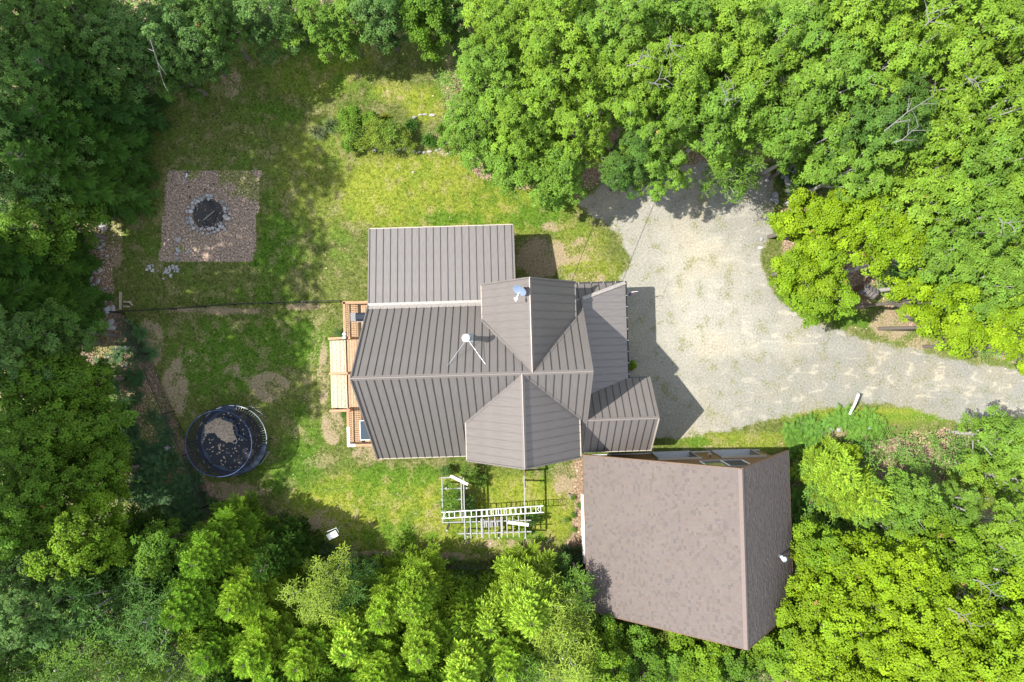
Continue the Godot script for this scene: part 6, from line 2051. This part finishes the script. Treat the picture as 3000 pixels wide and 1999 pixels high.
		["oak", -29.997, -7.637, 2.999, 25, 2, "tall oak beyond the west edge shading the fire pit lawn"],
		["oak", -30.15, -4.29, 2.999, 25, 3, "tall oak beyond the west edge shading the rubble heap lawn"],
		["oak", -29.997, -0.943, 3.534, 24, 2, "tall oak beyond the west edge level with the mesh fence"],
		["oak", -29.863, 2.499, 3.641, 25, 2, "tall oak beyond the west edge shading the trampoline yard"],
		["oak", -29.997, 6.037, 3.534, 22, 3, "tall oak beyond the west edge, southernmost of the shade row"],
	]
	var called := {"oak": "oak_tree", "maple": "maple_tree", "birch": "birch_tree", "pine": "pine_tree", "hemlock": "hemlock_tree"}
	var groups := {"oak": "oaks round the yard", "maple": "maples round the yard", "birch": "birches and saplings in the woods", "pine": "pines south and east of the yard", "hemlock": "hemlocks along the stone wall"}
	for k in list.size():
		var t: Array = list[k]
		var kind: String = t[0]
		plant(called[kind], kind, Vector3(t[1], 0, t[2]), t[3], t[4], t[5], t[6], "tree", groups[kind], k)


func bush(at: Vector3, R: float, h: float, kind: String, tone: int, label: String, group: String, k: int) -> void:
	rng.seed = 5000 + k * 13
	var o := thing("shrub", label, "shrub", at, 0.0, group)
	broadleaf(o, kind, R, h, TONE[kind][tone], M.bark, 0.0, -0.5, 1.3)


func make_undergrowth() -> void:
	var bed := "shrubs in the perennial bed"
	bush(Vector3(-9.605, 0.6, -13.346), 0.75, 1.1, "maple", 2, "dark green shrub at the northwest end of the perennial bed", bed, 1)
	bush(Vector3(-8.461, 0.6, -13.302), 0.55, 0.9, "maple", 2, "small dark shrub on the north side of the perennial bed", bed, 2)
	bush(Vector3(-9.713, 0.7, -12.612), 0.75, 1.1, "birch", 0, "pale glossy shrub at the western end of the perennial bed", bed, 3)
	bush(Vector3(-8.178, 0.7, -12.612), 0.70, 1.0, "birch", 2, "yellow green shrub in the middle of the perennial bed", bed, 4)
	bush(Vector3(-7.212, 0.7, -12.568), 0.65, 1.1, "birch", 0, "rounded shrub right of the yellow green one in the bed", bed, 5)
	bush(Vector3(-8.923, 0.5, -12.1), 0.70, 0.8, "birch", 2, "low yellow green shrub spilling over the south border stones", bed, 6)
	bush(Vector3(-7.644, 0.5, -11.924), 0.65, 0.8, "birch", 2, "low bright shrub at the middle of the south border", bed, 7)
	bush(Vector3(-6.586, 0.5, -12.232), 0.55, 0.8, "birch", 2, "bright shrub at the eastern end of the shrub mass", bed, 8)
	bush(Vector3(-9.828, 0.4, -11.82), 0.45, 0.7, "maple", 2, "dark low shrub at the southwest corner of the bed", bed, 9)
	bush(Vector3(-6.13, 0.3, -11.848), 0.35, 0.5, "birch", 2, "small tuft of bright leaves against the border stones", bed, 10)
	var per := "bushes under the pergola"
	bush(Vector3(-3.652, 0.8, 9.102), 0.72, 1.2, "birch", 1, "dense green bush inside the north pergola frame", per, 11)
	bush(Vector3(-3.652, 0.8, 9.89), 0.72, 1.2, "birch", 1, "dense green bush inside the south half of the pergola frame", per, 12)
	bush(Vector3(-2.726, 0.5, 9.843), 0.60, 0.8, "birch", 3, "shaded bush just outside the east pole of the pergola frame", per, 13)
	bush(Vector3(-2.647, 0.5, 7.858), 0.55, 0.9, "birch", 1, "bush growing beside the wooden landing", per, 14)
	bush(Vector3(-4.016, 0.3, 7.856), 0.35, 0.6, "birch", 3, "little bush north of the pergola frame", per, 15)
	bush(Vector3(-2.066, 0.2, 8.435), 0.50, 0.4, "birch", 1, "low leafy plant east of the pergola frame's corner", per, 16)
	bush(Vector3(-2.5, 0.3, 10.808), 0.40, 0.5, "birch", 1, "bush under the ladder's western half", per, 17)
	bush(Vector3(0.133, 0.4, 10.583), 0.50, 0.6, "birch", 2, "bright bush under the ladder's eastern half", per, 18)
	bush(Vector3(0.532, 0.3, 11.446), 0.40, 0.5, "maple", 3, "yellow green plant under the cracked plank", per, 19)
	bush(Vector3(1.167, 0.4, 10.782), 0.45, 0.6, "birch", 3, "dark bush beside the southeast pole of the pergola", per, 20)
	bush(Vector3(2.93, 0.8, 13.043), 0.60, 1.6, "birch", 3, "bluish sapling at the end of the lawn near the garage", per, 21)
	for k in 5:
		var p: Vector3 = [Vector3(3.75, 0, 9.6), Vector3(3.75, 0, 10.685), Vector3(4.112, 0, 10.082), Vector3(3.79, 0, 11.569), Vector3(3.388, 0, 10.966)][k]
		bush(p, 0.16, 0.22, "birch", 1, ["small weed by the garage leaf litter, northernmost", "small weed by the garage leaf litter, largest one", "small weed by the garage leaf litter, nearest the wall", "small weed by the garage leaf litter, southernmost", "small weed by the garage leaf litter, nearest the pergola"][k], "weeds beside the garage", 30 + k)
	bush(Vector3(7.291, 0.2, 1.499), 0.30, 0.5, "maple", 1, "bright green plant under the porch gutter", "plants by the porch", 40)
	bush(Vector3(-10.541, 0.2, -0.47), 0.28, 0.4, "birch", 3, "dark weed beneath the deck lanterns", "plants by the deck", 41)
	bush(Vector3(-10.275, 0.2, 4.428), 0.22, 0.3, "birch", 3, "dark weed under the southern stair rail", "plants by the deck", 42)
	var lil := "strap leaved clumps round the perennial bed"
	var clumps := [[Vector3(-6.219, 0, -13.227), 1.1, Color(0.07, 0.16, 0.03), "big strap leaved clump north of the bright shrubs"], [Vector3(-5.103, 0, -12.246), 1.1, Color(0.07, 0.16, 0.025), "strap leaved clump inside the border curve"], [Vector3(-4.345, 0, -12.96), 1.0, Color(0.10, 0.18, 0.025), "strap leaved clump at the bed's east end under the oak"], [Vector3(-7.781, 0, -13.584), 0.9, Color(0.20, 0.22, 0.02), "golden grass clump on the north side of the bed"], [Vector3(-11.841, 0, -12.692), 1.2, Color(0.16, 0.19, 0.09), "pale ornamental grass alone west of the bed"], [Vector3(-11.038, 0, -13.138), 1.2, Color(0.12, 0.17, 0.07), "pale ornamental grass next to the bed's western shrubs"]]
	for k in clumps.size():
		rng.seed = 5600 + k
		var c: Array = clumps[k]
		var o := thing("lily_clump", c[3], "plant", c[0], 0.0, lil)
		var where := []
		var tints := PackedColorArray()
		for j in 5:
			var s: float = c[1] * rng.randf_range(0.8, 1.1)
			where.append(Transform3D(Basis(Vector3.UP, rng.randf() * TAU).scaled(Vector3(s, s * 0.9, s)), Vector3(rng.randf_range(-0.16, 0.16), 0, rng.randf_range(-0.16, 0.16))))
			tints.append(leaf_tint(c[2], rng.randf_range(0.8, 1.2), 0.05))
		many("leaves", sprays.lily[0], where, tints, o)
	# ferns and low brush fill the ground between the trees
	var areas := [
		[Vector3(-23.2, 0, 6.31), 2.2, 3.0, 60, Color(0.060, 0.125, 0.050)], [Vector3(-21.058, 0, 8.987), 2.2, 1.8, 60, Color(0.060, 0.125, 0.045)], [Vector3(-18.648, 0, 10.861), 2.6, 1.0, 50, Color(0.060, 0.12, 0.04)], [Vector3(-24.003, 0, 1.758), 1.4, 1.4, 18, Color(0.055, 0.115, 0.04)], [Vector3(-22.664, 0, -0.116), 0.8, 1.4, 9, Color(0.06, 0.12, 0.04)],
		[Vector3(19.371, 0, 4.837), 2.0, 0.5, 16, Color(0.12, 0.24, 0.04)], [Vector3(18.033, 0, 5.774), 1.4, 0.6, 14, Color(0.12, 0.24, 0.035)], [Vector3(21.781, 0, 5.373), 1.4, 0.9, 20, Color(0.12, 0.24, 0.035)], [Vector3(17.497, 0, 6.31), 0.7, 1.0, 14, Color(0.11, 0.22, 0.03)], [Vector3(17.899, 0, 9.79), 0.8, 2.8, 36, Color(0.09, 0.19, 0.03)],
		[Vector3(-14.097, 0, 12.87), 3.4, 0.9, 80, Color(0.06, 0.11, 0.03)], [Vector3(-7.403, 0, 14.074), 5.5, 0.7, 110, Color(0.10, 0.16, 0.03)], [Vector3(0.094, 0, 14.342), 3.6, 0.8, 80, Color(0.14, 0.19, 0.025)], [Vector3(3.842, 0, 13.807), 0.8, 1.2, 30, Color(0.06, 0.10, 0.04)],
		[Vector3(7.323, 0, 19.161), 5.0, 2.0, 130, Color(0.06, 0.12, 0.025)], [Vector3(19.371, 0, 11.129), 1.6, 1.2, 26, Color(0.06, 0.12, 0.03)], [Vector3(28.742, 0, 8.184), 2.2, 1.6, 40, Color(0.08, 0.14, 0.03)], [Vector3(24.191, 0, -3.329), 1.2, 1.2, 30, Color(0.06, 0.11, 0.04)], [Vector3(17.765, 0, -10.29), 1.2, 1.6, 36, Color(0.05, 0.10, 0.03)],
	]
	var where := []
	var tints := PackedColorArray()
	rng.seed = 5900
	for a in areas:
		var c: Vector3 = a[0]
		for k in a[3]:
			var t := rng.randf() * TAU
			var r := sqrt(rng.randf())
			var s := rng.randf_range(0.7, 1.5)
			where.append(Transform3D(Basis(Vector3.UP, rng.randf() * TAU).scaled(Vector3(s, s * rng.randf_range(0.7, 1.3), s)), Vector3(c.x + cos(t) * r * a[1], 0.0, c.z + sin(t) * r * a[2])))
			tints.append(leaf_tint(a[4], rng.randf_range(0.7, 1.3), rng.randf_range(-0.1, 0.15)))
	# knee to head high brush under the trees
	var bw := []
	var bt := PackedColorArray()
	for k in 20000:
		var x := rng.randf_range(-32.0, 32.0)
		var z := rng.randf_range(-22.0, 22.0)
		var c := clampi(int((x / GX + 0.5) * GW), 0, GW - 1)
		var r := clampi(int((z / GZ + 0.5) * GH), 0, GH - 1)
		if litter_px[r * GW + c] < 150 or x > 15.5 and x < 26.0 and z > -0.5 and z < 5.5 or x > 3.0 and x < 15.0 and z < -4.0 and z > -12.5 or x > -26.3 and x < -10.0 and z > -12.0 and z < 3.0 or x > -23.0 and x < -8.0 and z >= 3.0 and z < 12.0 or x > 3.8 and x < 16.2 and z > 6.0 and z < 15.5 or x > 14.0 and x < 22.0 and z > -10.5 and z < 0.0 or x > 1.0 and z > 1.0 and z < 13.5 and x < 6.0:
			continue
		var y := rng.randf_range(0.15, 2.4)
		var s := rng.randf_range(0.8, 1.6)
		bw.append(Transform3D(Basis(Vector3.UP, rng.randf() * TAU).scaled(Vector3(s, s, s)), Vector3(x, y, z)))
		bt.append(leaf_tint(Color(0.12, 0.235, 0.04), rng.randf_range(0.6, 1.3), rng.randf_range(-0.1, 0.2)))
	var br := many("undergrowth", sprays.birch[1], bw, bt)
	tag(br, "dense leafy brush covering the forest floor beneath the trees", "undergrowth", "", "stuff")
	var fe := many("ferns", sprays.fern[0], where, tints)
	tag(fe, "bluish and green ferns spreading under the trees and along the fence", "ferns", "", "stuff")


func make_dead_branches() -> void:
	var list := [
		[Vector3(4.939, 12.6, -11.889), Vector3(5.816, 12.9, -12.231), "bare silver branch in the north canopy, western of the cluster"],
		[Vector3(5.916, 12.4, -11.215), Vector3(6.905, 12.2, -11.481), "bare silver branch in the north canopy, forking east"],
		[Vector3(6.582, 13.2, -12.839), Vector3(6.868, 13, -12.189), "bare twiggy branch nearest the north edge of the canopy"],
		[Vector3(9.185, 12.2, -10.341), Vector3(9.437, 12.6, -10.952), "short bare branch among the yellowish oaks"],
		[Vector3(15.379, 13.9, -8.586), Vector3(16.952, 14.4, -9.929), "longest bare white branch in the eastern canopy"],
		[Vector3(15.995, 13.6, -8.225), Vector3(16.663, 14, -8.824), "second bare white branch beneath the longest one"],
		[Vector3(17.742, 15.2, -10.41), Vector3(18.649, 15, -10.23), "bare branch near the northeast corner oak"],
		[Vector3(19.624, 14.6, -4.966), Vector3(20.295, 14.4, -4.475), "bare white twig on the east edge oak"],
		[Vector3(18.936, 12.4, 11.617), Vector3(20.12, 12.6, 12.289), "forked white limb in the southeast maples"],
		[Vector3(20.61, 11.6, 10.575), Vector3(21.295, 12, 11.201), "white limb beside the dark gully maples"],
		[Vector3(-15.69, 12.4, -13.102), Vector3(-16.606, 9.5, -12.314), "pale bare branch hanging over the dark hemlocks"],
		[Vector3(15.879, 15.6, -12.19), Vector3(16.259, 15.8, -12.849), "bare branch on the north edge among glossy oaks"],
	]
	for k in list.size():
		rng.seed = 7700 + k
		var a: Vector3 = list[k][0]
		var b: Vector3 = list[k][1]
		var mb := MB.new()
		var side := (b - a).cross(Vector3.UP).normalized()
		var pts := []
		for j in 5:
			pts.append(a.lerp(b, j / 4.0) + side * rng.randf_range(-0.12, 0.12) + Vector3.UP * rng.randf_range(-0.08, 0.08))
		mb.path(pts, 0.03, 0.010, 6)
		for j in 6:
			var q: Vector3 = pts[1 + j % 4]
			var d: Vector3 = ((b - a).normalized() * rng.randf_range(0.2, 0.9) + side * [1.0, -1.0][j % 2] * rng.randf_range(0.4, 1.0) + Vector3.UP * rng.randf_range(-0.1, 0.4)).normalized()
			var e: Vector3 = q + d * rng.randf_range(0.3, 0.8)
			mb.path([q, q.lerp(e, 0.5) + Vector3.UP * 0.05, e], 0.016, 0.006, 5)
		tag(shape("bare_branch", mb, M.grey_branch, self), list[k][2], "branch", "bare branches showing in the canopy")


func _ready() -> void:
	var cam := Camera3D.new()
	cam.name = "camera"
	cam.position = Vector3(0, 42, 0)
	cam.rotation = Vector3(-PI / 2, 0, 0)
	cam.fov = 53.11
	cam.near = 0.1
	cam.far = 2000.0
	add_child(cam)
	cam.current = true
	var env := Environment.new()
	env.background_mode = Environment.BG_SKY
	var sky := Sky.new()
	var sm := ProceduralSkyMaterial.new()
	sm.sky_top_color = Color(0.70, 0.745, 0.81)
	sm.sky_horizon_color = Color(0.88, 0.90, 0.93)
	sm.sky_curve = 0.2
	sm.ground_bottom_color = Color(0.20, 0.22, 0.14)
	sm.ground_horizon_color = Color(0.5, 0.54, 0.5)
	sky.sky_material = sm
	env.sky = sky
	env.background_energy_multiplier = 1.25
	env.tonemap_mode = Environment.TONE_MAPPER_LINEAR
	env.tonemap_exposure = 1.95
	env.sdfgi_enabled = true
	env.ssao_enabled = true
	env.ssil_enabled = true
	var we := WorldEnvironment.new()
	we.name = "world"
	we.environment = env
	add_child(we)
	var sun := DirectionalLight3D.new()
	sun.name = "sun"
	sun.light_energy = 1.6
	sun.light_color = Color(1.0, 0.985, 0.955)
	sun.light_angular_distance = 0.53
	sun.shadow_enabled = true
	sun.look_at_from_position(Vector3.ZERO, Vector3(0.587, -0.809, 0.0205), Vector3.UP)
	add_child(sun)
	rng.seed = 1
	make_materials()
	make_ground()
	make_house()
	make_garage()
	make_deck()
	make_rocks()
	make_stone_walls()
	make_fire_pit()
	make_trampoline()
	make_fences()
	make_pergola()
	make_sprays()
	make_undergrowth()
	make_trees()
	make_dead_branches()
